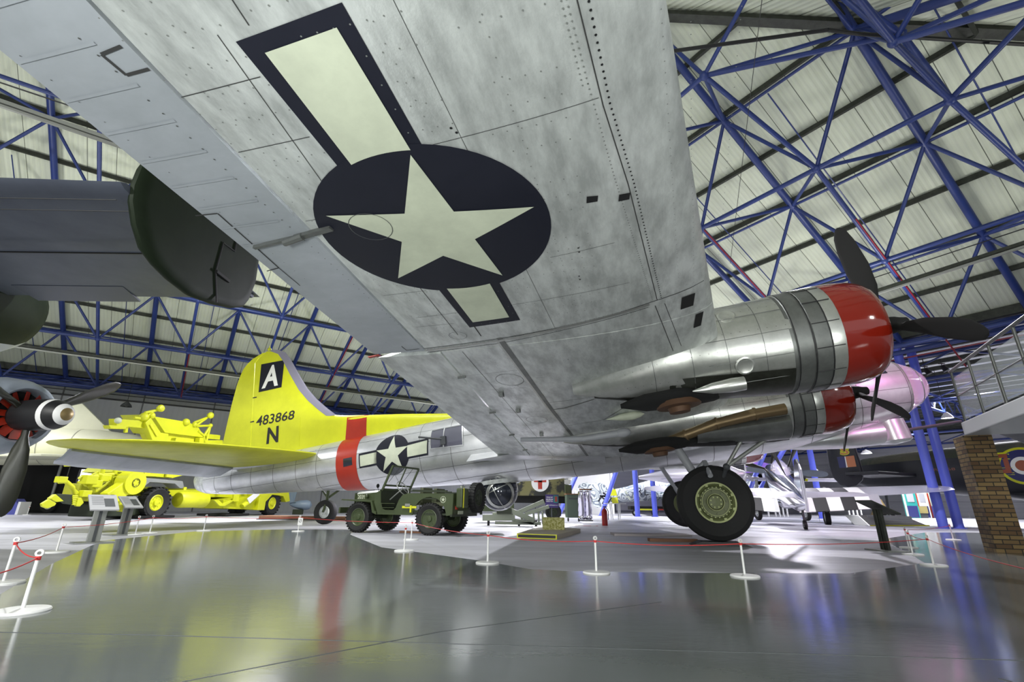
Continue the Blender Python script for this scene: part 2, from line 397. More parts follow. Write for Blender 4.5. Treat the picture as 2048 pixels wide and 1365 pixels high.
tR, MR = space_frame('R', Rp, 'blue tubular space frame under the right-hand roof slope, above the two outer engines', -3, 3, -3, 7)
tL, ML = space_frame('L', Lp, 'blue tubular space frame under the left-hand roof slope, above the yellow tail', -3, 2, -3, 8)
tT, MT = space_frame('T', Tp, 'blue tubular space frame beyond the hip at the top right corner', 0, 3, -3, 3)
# hip chord, hanging nodes and post under the hip
Ah, Bh, Ch = V((5.52, 10.6, 12.63)), V((10.0, 9.05, 12.4)), V((11.13, 9.45, 10.63))
for a, b, r in ((Ah, Bh, .07), (Bh, Ch, .09), (Bh, RO, .10), (Ah, RO, .06), (Ah, Rp(.5, .5, 1), .07), (Ah, Rp(0, 1), .06), (Ah, Rp(-1, 1), .06), (Ah, Rp(-.5, 1.5, 1), .07), (Ah, Tp(0, 1), .06), (Ch, Rp(.5, .5, 1), .07), (Ch, RO, .06), (Ch, Rp(1, 0), .06), (Ch, Rp(1, -1), .06), (Ch, Tp(1, 0), .07), (Bh, Tp(.5, .5, 1), .08), (Bh, Tp(0, 1), .07), (Ch, Tp(.5, .5, 1), .07), (Ch, Rp(1.5, -.5, 1), .075)):
    MB().tube(MR @ a, MR @ b, r, n=12).build('hip_chord', 'blue_steel', tR, smooth=True)
for q_ in (Ah, Bh, Ch): MB().ball(MR @ q_, .14, 12, 8).build('node', 'blue_steel', tR, smooth=True)
# red service pipes strapped to lower chords, thin hanging rods
for a, b, o_, par, Mm in ((Rp(1.0, .5, 1), Rp(2.9, .5, 1), V((.09, 0, -.08)), tR, MR), (Rp(.5, 1.5, 1), Rp(2.9, 1.5, 1), V((.09, 0, -.08)), tR, MR), (Lp(-.5, 2.5, 1), Lp(1.6, 2.5, 1), V((.08, 0, -.08)), tL, ML), (Lp(.5, .5, 1), Lp(1.5, .5, 1), V((.08, 0, -.08)), tL, ML)):
    MB().tube(Mm @ (a+o_), Mm @ (b+o_), .03, n=8).build('service_pipe', 'pipe_red', par, smooth=True, label='dark red service pipe')
for j in range(-1, 6): MB().tube(MR @ (Rp(.0, j+.62)+V((0, 0, -.1))), MR @ (Rp(2.9, j+.62)+V((0, 0, -.1))), .022, n=6).build('conduit', 'blue_steel', tR, smooth=True)
for j in range(-3, 8): MB().tube(ML @ (Lp(-1.5, j+.68)+V((0, 0, -.1))), ML @ (Lp(1.9, j+.68)+V((0, 0, -.1))), .022, n=6).build('conduit', 'blue_steel', tL, smooth=True)
# eave beams and the wall under the left slope
for nm, P, i, a, b, lab in (('eave_beam', Lp, 2, -5, 8.5, 'dark eave beam along the top of the left wall'), ('eave_beam', Rp, 3, -4, 8, 'dark eave beam along the right roof edge')):
    t = thing(nm, lab, 'beam', P(i, 0)-V((0, 0, .1)))
    M0 = Matrix.Translation(-t.location)
    MB().bar(M0 @ (P(i, a)+V((0, 0, .25))), M0 @ (P(i, b)+V((0, 0, .25))), .5, .35).build('gutter', 'dark_steel', t)
    for dz, dh, r in ((-.15, .25, .1), (-.55, -.3, .1), (-.35, .55, .07)):
        off = (v_ if P == Lp else u_)*dh + V((0, 0, dz))
        MB().tube(M0 @ (P(i, a)+off), M0 @ (P(i, b)+off), r).build('eave_tube', 'blue_steel', t, smooth=True)
    for k in range(a*2, int(b*2)):
        p = P(i, k/2)+(v_ if P == Lp else u_)*.25+V((0, 0, -.15)); q = P(i, k/2+.5)+(v_ if P == Lp else u_)*-.3+V((0, 0, -.55))
        if k % 2: p, q = P(i, k/2+.5)+(v_ if P == Lp else u_)*.25+V((0, 0, -.15)), P(i, k/2)+(v_ if P == Lp else u_)*-.3+V((0, 0, -.55))
        MB().tube(M0 @ p, M0 @ q, .05, n=8).build('eave_brace', 'blue_steel', t, smooth=True)
    MB().tube(M0 @ (P(i, a)+V((0, 0, -.75))), M0 @ (P(i, b)+V((0, 0, -.75))), .03, n=6).build('service_pipe', 'pipe_red' if P == Rp else 'dark_steel', t, smooth=True)
wl = ribbed('wall_sheet', (.42, .43, .44), (.36, .37, .38), 0, .3, 3.99, (.12, .12, .12), ribstr=.15)
def wall(name, a, b, z0, z1, m, lab):
    a, b = V((a.x, a.y, 0)), V((b.x, b.y, 0)); d = (b-a); L = d.length; d.normalize(); n = d.cross(V((0, 0, 1)))
    M = Matrix((d, V((0, 0, 1)), n)).transposed().to_4x4(); M.translation = a
    o = MB().box((L/2, (z0+z1)/2, 0), (L, z1-z0, .2)).build(name, m, kind='structure', label=lab, cat='wall'); o.matrix_world = M; return o
wLa = wall('wall_left', Lp(2.15, -9), Lp(2.15, 8.4), 0, EAVE+.3, wl, 'grey sheet wall under the left roof edge')
mb = MB(); mb.bar(Lp(2.15, -9)+V((0, 0, -.72))-v_*.14, Lp(2.15, 8.4)+V((0, 0, -.72))-v_*.14, .06, .10); mb.build('trim_1', 'black', kind='structure', label='thin dark rail along the top of the left wall', cat='trim')
# ---- the neighbouring hall beyond the right-hand eave
fh = ribbed('far_roof_sheet', (.62, .63, .64), (.5, .51, .52), 1, .4, 1.35, (.05, .05, .05), ribstr=.3)
def Ep(d, j, z=EAVE): p = Rp(3, j)+u_*d; p.z = z; return p
M = Matrix((v_, u_, V((0, 0, 1)))).transposed().to_4x4(); M.translation = Ep(0, 0, EAVE+.35)
far = MB().box((5, 20, 0), (80, 39, .1)).build('ceiling_far', fh, kind='structure', label='flat ribbed ceiling of the neighbouring hall', cat='roof'); far.matrix_world = M
bpy.context.view_layer.update()
for k in range(1, 26):
    mb = MB(); mb.bar(Ep(k*1.5, -9, EAVE+.2), Ep(k*1.5, 8.8, EAVE+.2), .16, .22); world_child(mb, 'purlin', 'dark_steel', far)
wf = mat('far_wall', (.50, .50, .54), .6)
wall('wall_far', Ep(39, 26), Ep(39, -14), 0, EAVE+.3, ribbed('far_wall_sheet', (.52, .52, .55), (.42, .42, .46), 1, .35, 1.4, (.12, .12, .15), ribstr=.5), 'ribbed wall at the far end of the neighbouring hall')
wall('wall_back', Lp(2.15, 8.4), Lp(2.15, 8.4)+u_*46, 0, EAVE+.3, ribbed('back_wall_sheet', (.60, .60, .66), (.5, .5, .56), 1, .4, 9.0, (.2, .2, .25), ribstr=.4), 'pale wall closing the neighbouring hall behind the camouflaged fighter')
def truss(a, b, h, n, lab, r=.07, grp=None):
    t = thing('lattice_girder', lab, 'girder', (a.x, a.y, a.z-h), group=grp); M0 = Matrix.Translation(-t.location)
    MB().tube(M0 @ a, M0 @ b, r*1.4).build('top_chord', 'blue_steel', t, smooth=True)
    MB().tube(M0 @ (a-V((0, 0, h))), M0 @ (b-V((0, 0, h))), r*1.4).build('bottom_chord', 'blue_steel', t, smooth=True)
    for k in range(n):
        p = a+(b-a)*(k/n); q = a+(b-a)*((k+.5)/n)-V((0, 0, h)); e = a+(b-a)*((k+1)/n)
        MB().tube(M0 @ p, M0 @ q, r*.7, n=6).build('web_brace', 'blue_steel', t, smooth=True); MB().tube(M0 @ q, M0 @ e, r*.7, n=6).build('web_brace', 'blue_steel', t, smooth=True)
    return t
nth = ['first', 'second', 'third', 'fourth', 'fifth', 'sixth', 'seventh']
for k, d in enumerate((3.5, 10, 17, 25, 34)):
    truss(Ep(d, -7), Ep(d, 8.6), 1.1, 10, 'blue lattice girder under the neighbouring hall ceiling, %s beyond the right eave, parallel to it' % nth[k], .06)
for k, j in enumerate((-5, -1.5, 1.7, 5, 8.4)):
    truss(Ep(1, j, EAVE-.1), Ep(38, j, EAVE-.1), 1.0, 20, 'blue lattice girder running away from the right eave, %s from the right' % nth[k], .06)
# blue columns
def column(x, y, lab, r=.16, top=EAVE, lean=(0, 0), grp=None):
    t = thing('steel_column', lab, 'column', (x, y, 0), group=grp)
    MB().tube((0, 0, 0), (lean[0], lean[1], top), r, n=20).build('shaft', 'blue_column', t, smooth=True)
    MB().tube((0, 0, 0), (0, 0, .03), r*1.5, n=20).build('base_plate', 'blue_column', t); return t
column(17.05, 19.98, 'left one of the two blue columns standing by the far side of the walkway', .17)
column(17.85, 20.20, 'right one of the two blue columns standing by the far side of the walkway', .17)
column(8.75, 34.6, 'left one of the two blue columns in front of the lettered camouflaged fighter', .17)
column(9.95, 34.6, 'right one of the two blue columns in front of the lettered camouflaged fighter', .17)
column(20.6, 35.2, 'left one of the two blue columns far behind the silver fighter', .2)
column(22.0, 35.6, 'right one of the two blue columns far behind the silver fighter', .2)
for k, (x, y, lx, ly) in enumerate(((3.2, 33.5, 3.4, 1.6), (6.4, 35.5, 2.8, .5), (15.0, 32.6, 5.6, 1.0), (14.2, 31.6, 5.2, 3.0))):
    column(x, y, ['slanting blue strut rising behind the parked ambulance', 'slanting blue strut rising above the camouflaged tail fin', 'longer slanting blue strut rising behind the silver fighter canopy', 'shorter slanting blue strut crossing behind the silver fighter canopy'][k], .15, 6.6, (lx, ly))
# light trunking and cables under the roof
def trunking(a, b, lab, w=.16, m='dark_steel'):
    t = thing('light_trunking', lab, 'light trunking', a); M0 = Matrix.Translation(-V(a)); a, b = V(a), V(b)
    MB().bar(M0 @ a, M0 @ b, w, .10).build('trunk', m, t)
    MB().bar(M0 @ (a-V((0, 0, .10))), M0 @ (b-V((0, 0, .10))), w*.55, .06).build('diffuser', 'galvanised', t)
    return t
a, b = gz(0, 686, 7.0), gz(905, 812, 7.0); trunking(a, b, 'long dark light trunking below the left roof, passing behind the yellow tail fin')
a, b = gz(1700, 600, 8.0), gz(2100, 470, 8.0); trunking(a, b, 'long dark light trunking below the right roof, above the propeller blade')
a, b = gz(-60, 183, 9.6), gz(330, 318, 9.6); trunking(a, b, 'pale light trunking at the top left, behind the aileron', .14, 'galvanised')
for pts, z, lab in (([(1340, 103), (1655, 60), (1720, 68), (2100, 92)], 11.3, 'black cable tray bending across the hip at the top right'), ([(-30, 155), (150, 215)], 9.8, 'black cable strung under the roof at the far top left'), ([(1690, 575), (2080, 447)], 9.0, 'thin black cable strung above the right trunking')):
    P3 = [gz(x, y, z) for x, y in pts]; t = thing('overhead_cable', lab, 'cable', P3[0]); M0 = Matrix.Translation(-P3[0])
    MB().path([M0 @ p for p in P3], .045 if z > 11 else .018, 8).build('cable', 'black', t, smooth=True)
# ================================================================== heavy bomber (own axes: s metres aft, y metres to starboard, z up)
BPSI, BGP = -0.251093, -0.124671
bomber = thing('heavy_bomber', 'silver four-engined bomber with yellow tail, red bands and a star under its wing', 'aircraft', (5.1471, 13.3233, 3.1320), (0, BGP, BPSI))
def B(s, y, z): return V((6-s, -y, z))
FT = [(.24, -.12, .0, .03), (.34, -.38, .22, .26), (.55, -.55, .42, .46), (.95, -.76, .62, .70), (1.4, -.90, .72, .80), (2.1, -1.03, .88, .90), (3, -1.18, 1.02, 1.0), (3.6, -1.23, 1.1, 1.06), (4.2, -1.26, 1.42, 1.12),
      (5, -1.28, 1.5, 1.14), (6, -1.29, 1.4, 1.14), (7.5, -1.26, 1.32, 1.14), (9, -1.24, 1.28, 1.13), (10.5, -1.2, 1.2, 1.12), (12, -1.08, 1.1, 1.08), (13.2, -1.0, 1.03, 1.02), (14.4, -.92, .98, .95), (15.4, -.85, .94, .86),
      (16.75, -.73, .90, .73), (17.8, -.61, .86, .61), (18.9, -.53, .82, .51), (20.1, -.44, .77, .43), (21.5, -.29, .71, .38), (22.3, -.17, .67, .34), (22.6, -.05, .62, .30), (22.72, .12, .5, .2)]
PE = 2.15
def fus(s, z, off=0.):
    zb, zt, ry = interp(FT, s); zc, rz = (zb+zt)/2, (zt-zb)/2+off; t = min(abs((z-zc)/rz), 1)
    return (ry+off)*(1-t**PE)**(1/PE)
def fring(s, off=0., n=44):
    zb, zt, ry = interp(FT, s); zc, rz = (zb+zt)/2, (zt-zb)/2+off; out = []
    for k in range(n):
        a = 2*math.pi*k/n; c, q = math.cos(a), math.sin(a)
        out.append(B(s, (ry+off)*math.copysign(abs(c)**(2/PE), c), zc+rz*math.copysign(abs(q)**(2/PE), q)))
    return out
def fshell(s0, s1, off, step=.3, n=44):
    k = max(1, round((s1-s0)/step)); return MB().loft([fring(s0+(s1-s0)*i/k, off, n) for i in range(k+1)], False, False)
mb = MB().loft([fring(s) for s in sorted(set([r[0] for r in FT if r[0] >= .95]+[2.5, 8, 11.2, 16, 17.3, 19.5, 20.8]))])
fuse = mb.build('fuselage', 'aluminium_bright', bomber, smooth=True)
# red band round the rear fuselage, panel seams
fshell(16.08, 16.84, .006, .1).build('fuselage_band', 'red', bomber, smooth=True, label='red band')
mb = MB()
for s in (1.0, 2.2, 3.4, 4.6, 5.8, 7.0, 8.2, 9.5, 10.8, 12.9, 13.9, 14.8, 17.6, 18.4, 19.3, 20.2, 21.0, 21.7): mb.loft([fring(s, .0025), fring(s+.014, .0025)], False, False)
for z in (-.9, -.55, -.2, .25, .6, .9):
    for a, b in zip(range(10, 223, 2), range(12, 225, 2)):
        a, b = a/10, b/10; zb, zt, _ = interp(FT, a)
        if not (zb+.06 < z < zt-.06): continue
        mb.add([B(a, fus(a, z)+.002, z), B(b, fus(b, z)+.002, z), B(b, fus(b, z+.01)+.002, z+.01), B(a, fus(a, z+.01)+.002, z+.01)], [(0, 1, 2, 3)])
mb.build('seam_line', 'aluminium_dark', bomber, kind='stuff')
side = lambda o: (lambda s, z: B(s, fus(s, z)+o, z))
def poly_star(cx, cy, r, a0, k=.382):
    P = star(cx, cy, r, a0, k); return [[(cx, cy), P[i-1], P[i], P[i+1]] for i in (0, 2, 4, 6, 8)]
# fuselage insignia
scx, scz, sr = 14.82, .06, .60
ins = decal('fuselage_insignia', [[(13.62, -.14), (15.98, -.20), (16.0, .24), (13.60, .36)]], side(.004), 'navy', bomber, .12, label='star-and-bar insignia on the fuselage side')
decal('insignia_disc', [disc(scx, scz, sr, 40)], side(.007), 'navy', ins, .12)
for q_ in ([(13.66, -.08), (14.3, -.10), (14.3, .24), (13.64, .30)], [(15.36, -.13), (15.94, -.15), (15.95, .18), (15.36, .20)]): decal('insignia_bar', [q_], side(.009), 'cream', ins, .12)
decal('insignia_star', poly_star(scx, scz, sr*.95, math.pi/2+.02), side(.012), 'cream', ins, .12)
decal('tail_door_window', [[(16.22, -.06), (16.55, -.08), (16.56, .17), (16.24, .18)]], side(.012), 'glass_dark', bomber, .1)
# waist window and gun
wn = decal('waist_window', [[(12.50, -.02), (13.54, .02), (13.52, .58), (12.52, .60)]], side(.012), mat('window_glass', (.22, .22, .28), .08, .5, spec=.9), bomber, .1)
mb = MB()
for a, b in (((12.50, -.02), (13.54, .02)), ((13.54, .02), (13.52, .58)), ((13.52, .58), (12.52, .60)), ((12.52, .60), (12.5, -.02)), ((13.12, 0), (13.1, .59))):
    n = 6
    for k in range(n):
        p = (a[0]+(b[0]-a[0])*k/n, a[1]+(b[1]-a[1])*k/n); q = (a[0]+(b[0]-a[0])*(k+1)/n, a[1]+(b[1]-a[1])*(k+1)/n)
        mb.bar(side(.02)(*p), side(.02)(*q), .03, .03)
mb.build('window_frame', 'aluminium_bright', wn)
mb = MB().box(side(.05)(13.1, .2), (.16, .12, .24)); mb.tube(side(.08)(13.1, .23), B(13.75, 1.35, .36), .028, n=8); mb.build('waist_gun', 'dark_grey', bomber)
# nose glazing, chin turret, cheek window
mb = MB().loft([fring(s, .0, 32) for s in (.24, .28, .34, .42, .55, .72, .95)]); mb.build('nose_glazing', mat('plexiglass', (.95, .8, .9), .06, alpha=.38, spec=.8), bomber, smooth=True, label='clear plastic nose cone')
mb = MB()
for s in (.56, .94): mb.loft([fring(s, .006, 32), fring(s+.04, .006, 32)], False, False)
mb.build('glazing_frame', 'cowl_metal', bomber)
decal('cheek_window', [[(1.35, .22), (1.75, .22), (1.78, .46), (1.42, .48)]], side(.01), 'glass_dark', bomber, .1)
MB().lathe([(0, .0), (.0, .34), (.5, .38), (.56, .3), (.6, .0)], B(1.42, 0, -.86), (0, 0, -1), 28).build('chin_turret', 'aluminium_bright', bomber, smooth=True)
mb = MB()
for y in (-.16, .16): mb.tube(B(1.2, y, -1.15), B(-.05, y, -1.12), .03, n=8)
mb.build('turret_gun', 'dark_grey', bomber)
MB().loft([[B(s, w*math.cos(a), -1.12+h*math.sin(a)) for a in [2*math.pi*k/20 for k in range(20)]] for s, w, h in ((1.7, .4, .3), (2.4, .42, .3), (3.4, .3, .2), (4.4, .05, .04))]).build('turret_fairing', 'aluminium_bright', bomber, smooth=True)
for s0, s1, z0, z1 in ((3.95, 4.5, 1.02, 1.3), (4.55, 5.1, 1.0, 1.28)): decal('cockpit_window', [[(s0, z0), (s1, z0), (s1, z1), (s0+.1, z1)]], side(.01), 'glass_dark', bomber, .1)
# ball turret
bt = MB().ball(B(11.86, 0, -1.33), .56, 28, 18).build('ball_turret', 'glass_dark', bomber, smooth=True, label='glass and metal ball turret')
mb = MB(); c = B(11.86, 0, -1.33)
for ax in ((0, 1, 0), (1, 0, .35), (-.35, 0, 1)): mb.lathe([(-.011, .562), (-.011, .567), (.011, .567), (.011, .562)], c, ax, 36)
mb.lathe([(.40, .36), (.41, .41), (.45, .38), (.47, .33)], c, (.3, -.9, -.25), 24)
for k in range(6):
    a = math.pi*k/3; d = V((.3, -.9, -.25)).normalized(); x = d.orthogonal().normalized(); y = d.cross(x)
    e = x*math.cos(a)+y*math.sin(a); mb.tube(c+d*.545, c+(d*.42+e*.40).normalized()*.565, .016, n=6)
mb.build('turret_frame', 'cowl_metal', bt, smooth=True)
mb = MB()
for q in (-.2, .2): mb.tube(c+V((-.1, q, -.1)), c+V((-.95, q, .08)), .025, n=8)
mb.build('turret_gun', 'dark_grey', bt)
MB().lathe([(0, .64), (.12, .60)], B(11.86, 0, -1.16), (0, 0, 1), 32).build('turret_collar', 'aluminium', bomber, smooth=True)
# ------------------------------------------------------------------ fin, rudder, lettering
FLE = [(.6, 11.2), (1.0, 11.6), (1.24, 13.4), (1.45, 14.8), (1.62, 16.1), (1.74, 16.95), (1.82, 17.35), (2.08, 17.67), (2.48, 18.1), (2.93, 18.49), (3.57, 18.9), (4.17, 19.25), (4.5, 19.5), (4.67, 19.83), (4.72, 20.1)]
FTE = [(.6, 21.95), (1.43, 21.85), (2.34, 21.72), (3.0, 21.61), (3.63, 21.48), (4.0, 21.36), (4.25, 21.24), (4.5, 20.92), (4.66, 20.54), (4.72, 20.26)]
def ht(z): return .17 if z < 2 else .17-.045*(z-2)
def fin_y(s, z):
    a, b = interp(FLE, z)[0], interp(FTE, z)[0]; x = min(max((s-a)/(b-a), 0), 1)
    h = ht(z); d = min((s-a)/.9, 1); d = max(d, 0)
    return h*math.sqrt(d)*(1-.85*smoothstep(b-3.2, b, s))
def fin_ring(z, a, b, off=0., n=16):
    S = [a+(b-a)*(.5-.5*math.cos(math.pi*k/n)) for k in range(n+1)]
    return [B(s, fin_y(s, z)+off, z) for s in S]+[B(s, -fin_y(s, z)-off, z) for s in reversed(S[1:-1])]
ZF = [.6, 1.0, 1.12, 1.24, 1.35, 1.45, 1.54, 1.62, 1.68, 1.74, 1.82, 1.94, 2.08, 2.28, 2.48, 2.7, 2.93, 3.25, 3.57, 3.9, 4.17, 4.34, 4.5, 4.6, 4.67, 4.715]
hinge = lambda z: interp([(.6, 20.58), (4.4, 20.78), (4.72, 20.3)], z)[0]
MB().loft([fin_ring(z, interp(FLE, z)[0], max(hinge(z)-.012, interp(FLE, z)[0]+.02)) for z in ZF]).build('fin', 'yellow', bomber, smooth=True, label='yellow fin with long dorsal fillet')
MB().loft([fin_ring(z, hinge(z)+.012, interp(FTE, z)[0]) for z in ZF if 1.2 < z < 4.7 or z == 1.12]).build('rudder', 'yellow', bomber, smooth=True)
MB().ball(B(20.2, 0, 4.76), .07, 12, 8).tube(B(20.2, 0, 4.76), B(20.2, 0, 4.92), .03, .01).build('tail_light', 'yellow', bomber, smooth=True)
fy = lambda o: (lambda s, z: B(s, fin_y(s, z)+o, z))
mb = MB()                                    # rubber de-icing boot round the leading edge
rg = []
for z in [1.79, 1.82, 1.94, 2.08, 2.28, 2.48, 2.7, 2.93, 3.25, 3.57, 3.9, 4.17, 4.34, 4.5, 4.6, 4.67, 4.71]:
    a = interp(FLE, z)[0]; S = [a+.30*(k/7)**2 for k in range(8)]
    rg.append([B(s, fin_y(s, z)+.006, z) for s in reversed(S)]+[B(a-.012, 0, z+.004)]+[B(s, -fin_y(s, z)-.006, z) for s in S])
MB().loft(rg, False, False, closed=False).build('deicing_boot', mat('boot_grey', (.22, .21, .28), .3), bomber, smooth=True)
decal('fin_band', [[(16.10, .86), (16.86, .86), (16.80, 1.72), (16.45, 1.67), (16.08, 1.61)]], fy(.006), 'red', bomber, .1, label='red band')
decal('letter_panel', [[(20.49, 3.14), (19.50, 3.15), (19.50, 4.20), (20.49, 4.22)]], fy(.004), 'navy', bomber, .2)
def ltr(name, txt, q, m, f, bold=0., st=.25, par=bomber): return decal(name, quad_map(text_polys(txt, 0, 0, 1, 1, bold), q), f, m, par, st)
ltr('tail_letter', 'A', [(20.37, 3.25), (19.66, 3.25), (19.70, 4.10), (20.22, 4.10)], 'white_paint', fy(.008), .03)
ltr('serial_number', '483868', [(20.46, 1.88), (18.86, 1.88), (18.82, 2.20), (20.44, 2.25)], 'black', fy(.006), .012)
decal('stencil_dash', [[(20.72, 2.06), (20.55, 2.06), (20.55, 2.10), (20.72, 2.10)], [(20.72, 2.95), (20.55, 2.95), (20.55, 2.99), (20.72, 2.99)]], fy(.006), 'black', bomber, 0)
ltr('tail_letter', 'N', [(19.94, 1.18), (19.44, 1.18), (19.46, 1.75), (19.92, 1.75)], 'black', fy(.006), .03)
mb = MB()
for z in (1.3, 1.95, 2.6, 3.05, 3.9):
    a, b = interp(FLE, z)[0]+.35, interp(FTE, z)[0]-.05
    mb.bar(B(a, fin_y(a, z)+.001, z), B(min(a+.6, b), fin_y(a+.6, z)+.001, z), .004, .008)
for s in (18.6, 19.4, 13.9, 14.6, 15.3, 17.4):
    zt = [z for z in ZF if interp(FLE, z)[0] < s-.1][-1]
    mb.bar(B(s, fin_y(s, 1.0)+.002, .9), B(s, fin_y(s, min(zt, 1.9))+.002, min(zt, 1.9)), .008, .004)
mb.build('seam_line', 'yellow_dull', bomber)
# tailplane
TP = [(.3, 17.62, 20.9), (2, 17.86, 20.78), (3.6, 18.22, 20.7), (4.8, 18.58, 20.62), (5.5, 18.93, 20.56), (6.0, 19.28, 20.48), (6.3, 19.56, 20.36), (6.46, 19.8, 20.2), (6.52, 19.95, 20.05)]
def tp_rings(sg, a=0, b=1, dz=0, droop=0):
    out = []
    for y, s0, s1 in TP:
        c = s1-s0; n = 14; f = 1 if y < 6 else .75
        S = [.5-.5*math.cos(math.pi*k/n) for k in range(n+1)]
        h = lambda x: c*.6*.12*f*(2.969*math.sqrt(x)-1.26*x-3.516*x*x+2.843*x**3-1.036*x**4)/2
        zc = .52 - (.02 if y < 6.3 else 0)
        out.append([B(s0+c*x, sg*y, zc+h(x)) for x in S]+[B(s0+c*x, sg*y, zc-h(x)) for x in reversed(S[1:-1])])
    return out
for sg, nm in ((1, 'starboard'), (-1, 'port')):
    MB().loft(tp_rings(sg)).build('tailplane', 'yellow', bomber, smooth=True)
    rg = []
    for y, s0, s1 in [(.55, 0, 20.86), (2, 0, 20.78), (3.6, 0, 20.7), (4.8, 0, 20.62), (5.5, 0, 20.55), (5.75, 0, 20.5)]:
        L = .95 if y < 5 else (.8 if y < 5.7 else .45)
        a = s1-.04; rg.append([B(a, sg*y, .56), B(a+L*.5, sg*y, .46-.10), B(a+L, sg*y, .28), B(a+L*.5, sg*y, .27), B(a-.02, sg*y, .44)])
    MB().loft(rg).build('elevator', 'aluminium_aileron', bomber, smooth=True, label='drooped silver elevator')
MB().loft([[B(s, w*math.cos(a), .5+h*math.sin(a)) for a in [2*math.pi*k/20 for k in range(20)]] for s, w, h in ((17.3, .45, .05), (18, .62, .14), (19.5, .58, .16), (21, .42, .12))]).build('root_fairing', 'aluminium_bright', bomber, smooth=True)
# tail guns and tail gunner glazing
MB().loft([fring(s, .004, 32) for s in (22.2, 22.35, 22.6, 22.725)]).build('tail_turret', 'aluminium', bomber, smooth=True)
# tail wheel
def wp(x, y, z):                              # world point -> bomber axes
    return (Matrix.Translation(bomber.location) @ bomber.rotation_euler.to_matrix().to_4x4()).inverted() @ V((x, y, z))
tw = V((-6.05, 16.6, 0)); top = B(17.55, 0, -.55); upv = wp(*tw)-wp(*(tw+V((0, 0, -1))))
fwdv = (wp(0, 0, 0)-wp(-math.cos(BPSI), -math.sin(BPSI), 0)); sidev = upv.cross(fwdv)
c = wp(*(tw+V((0, 0, .40))))
def wheel(par, c, ax, r, w, name='wheel', hub='aluminium', hubf=.5, tread=0, rub='rubber', lbl=None):
    ax = V(ax).normalized(); t = MB().lathe([(-w*.30, r*hubf), (-w*.42, r*.72), (-w*.5, r*.86), (-w*.40, r*.97), (-w*.2, r), (w*.2, r), (w*.40, r*.97), (w*.5, r*.86), (w*.42, r*.72), (w*.30, r*hubf)], c, ax, 40)
    if tread:
        x = ax.orthogonal().normalized(); y = ax.cross(x)
        for k in range(tread):
            a = 2*math.pi*k/tread; d = x*math.cos(a)+y*math.sin(a); tg = ax.cross(d)
            for sgn in (-1, 1):
                M = Matrix((ax, tg, d)).transposed()
                t.box(V(c)+d*(r*.985)+ax*(w*.27*sgn), (w*.46, 2*math.pi*r/tread*.5, r*.07), M)
    o = t.build(name, rub, par, smooth=True, label=lbl)
    h = MB().lathe([(-w*.30, r*hubf), (-w*.34, r*(hubf-.05)), (-w*.22, r*(hubf-.10)), (-w*.20, r*.22), (-w*.36, r*.18), (-w*.40, .0)], c, ax, 32)
    h.lathe([(w*.30, r*hubf), (w*.34, r*(hubf-.05)), (w*.22, r*(hubf-.10)), (w*.20, r*.22), (w*.36, r*.18), (w*.40, .0)], c, ax, 32)
    x = ax.orthogonal().normalized(); y = ax.cross(x)
    for k in range(8):
        a = 2*math.pi*k/8; d = x*math.cos(a)+y*math.sin(a)
        for sgn in (-1, 1): h.tube(V(c)+d*(r*(hubf-.2))+ax*(w*.19*sgn), V(c)+d*(r*(hubf-.2))+ax*(w*.26*sgn), r*.035, n=8)
    h.build('hub', hub, o, smooth=True)
    return o
tg = MB(); tg.tube(top, c+upv*.35, .05); 
for q in (-.15, .15): tg.tube(c+upv*.38, c+sidev*q+upv*.0, .035); 
tg.tube(top+fwdv*.5, c+upv*.42, .035); tg.tube(top-fwdv*.3, c+upv*.45, .03)
tg.build('tail_strut', 'olive', bomber, smooth=True)
wheel(bomber, c, sidev, .38, .25, 'tail_wheel')
# ------------------------------------------------------------------ wings
def wLE(y): return 5.123+.1812*y, -.735+.0706*y
def wTE(y): return 11.53-.0696*y, -.548+.0706*y-.00651*y
def yt(x, t): return 5*t*(.2969*math.sqrt(max(x, 0))-.126*x-.3516*x*x+.2843*x**3-.1036*x**4)
def wz(s, y, k, sgn):
    s0, z0 = wLE(y); s1, z1 = wTE(y); c = s1-s0; x = min(max((s-s0)/c, 0), 1); t = .17-.0045*y
    return z0+(z1-z0)*x+sgn*k*c*yt(x, t)
zl = lambda s, y: wz(s, y, .7, -1)
zu = lambda s, y: wz(s, y, 1.15, 1)
def tipcut(y):                                # rounded tip
    q = max(0, (y-14.2)/1.6); return 1-math.sqrt(max(0, 1-q*q))
def wring(y, sa, sb, sg=1, n=20, dz=0):
    S = [sa+(sb-sa)*(1-math.cos(math.pi*k/n))/2 for k in range(n+1)]
    return [B(s, sg*y, zl(s, y)+dz) for s in S]+[B(s, sg*y, zu(s, y)+dz) for s in reversed(S[1:-1])]
ahinge = lambda y: interp([(8.9, 10.19), (11.48, 10.04), (13.17, 9.94), (14.9, 9.75)], y)[0]
fhinge = lambda y: 10.63-.069*y
def Y(a, b, st=.5): n = max(1, round((b-a)/st)); return [a+(b-a)*k/n for k in range(n+1)]
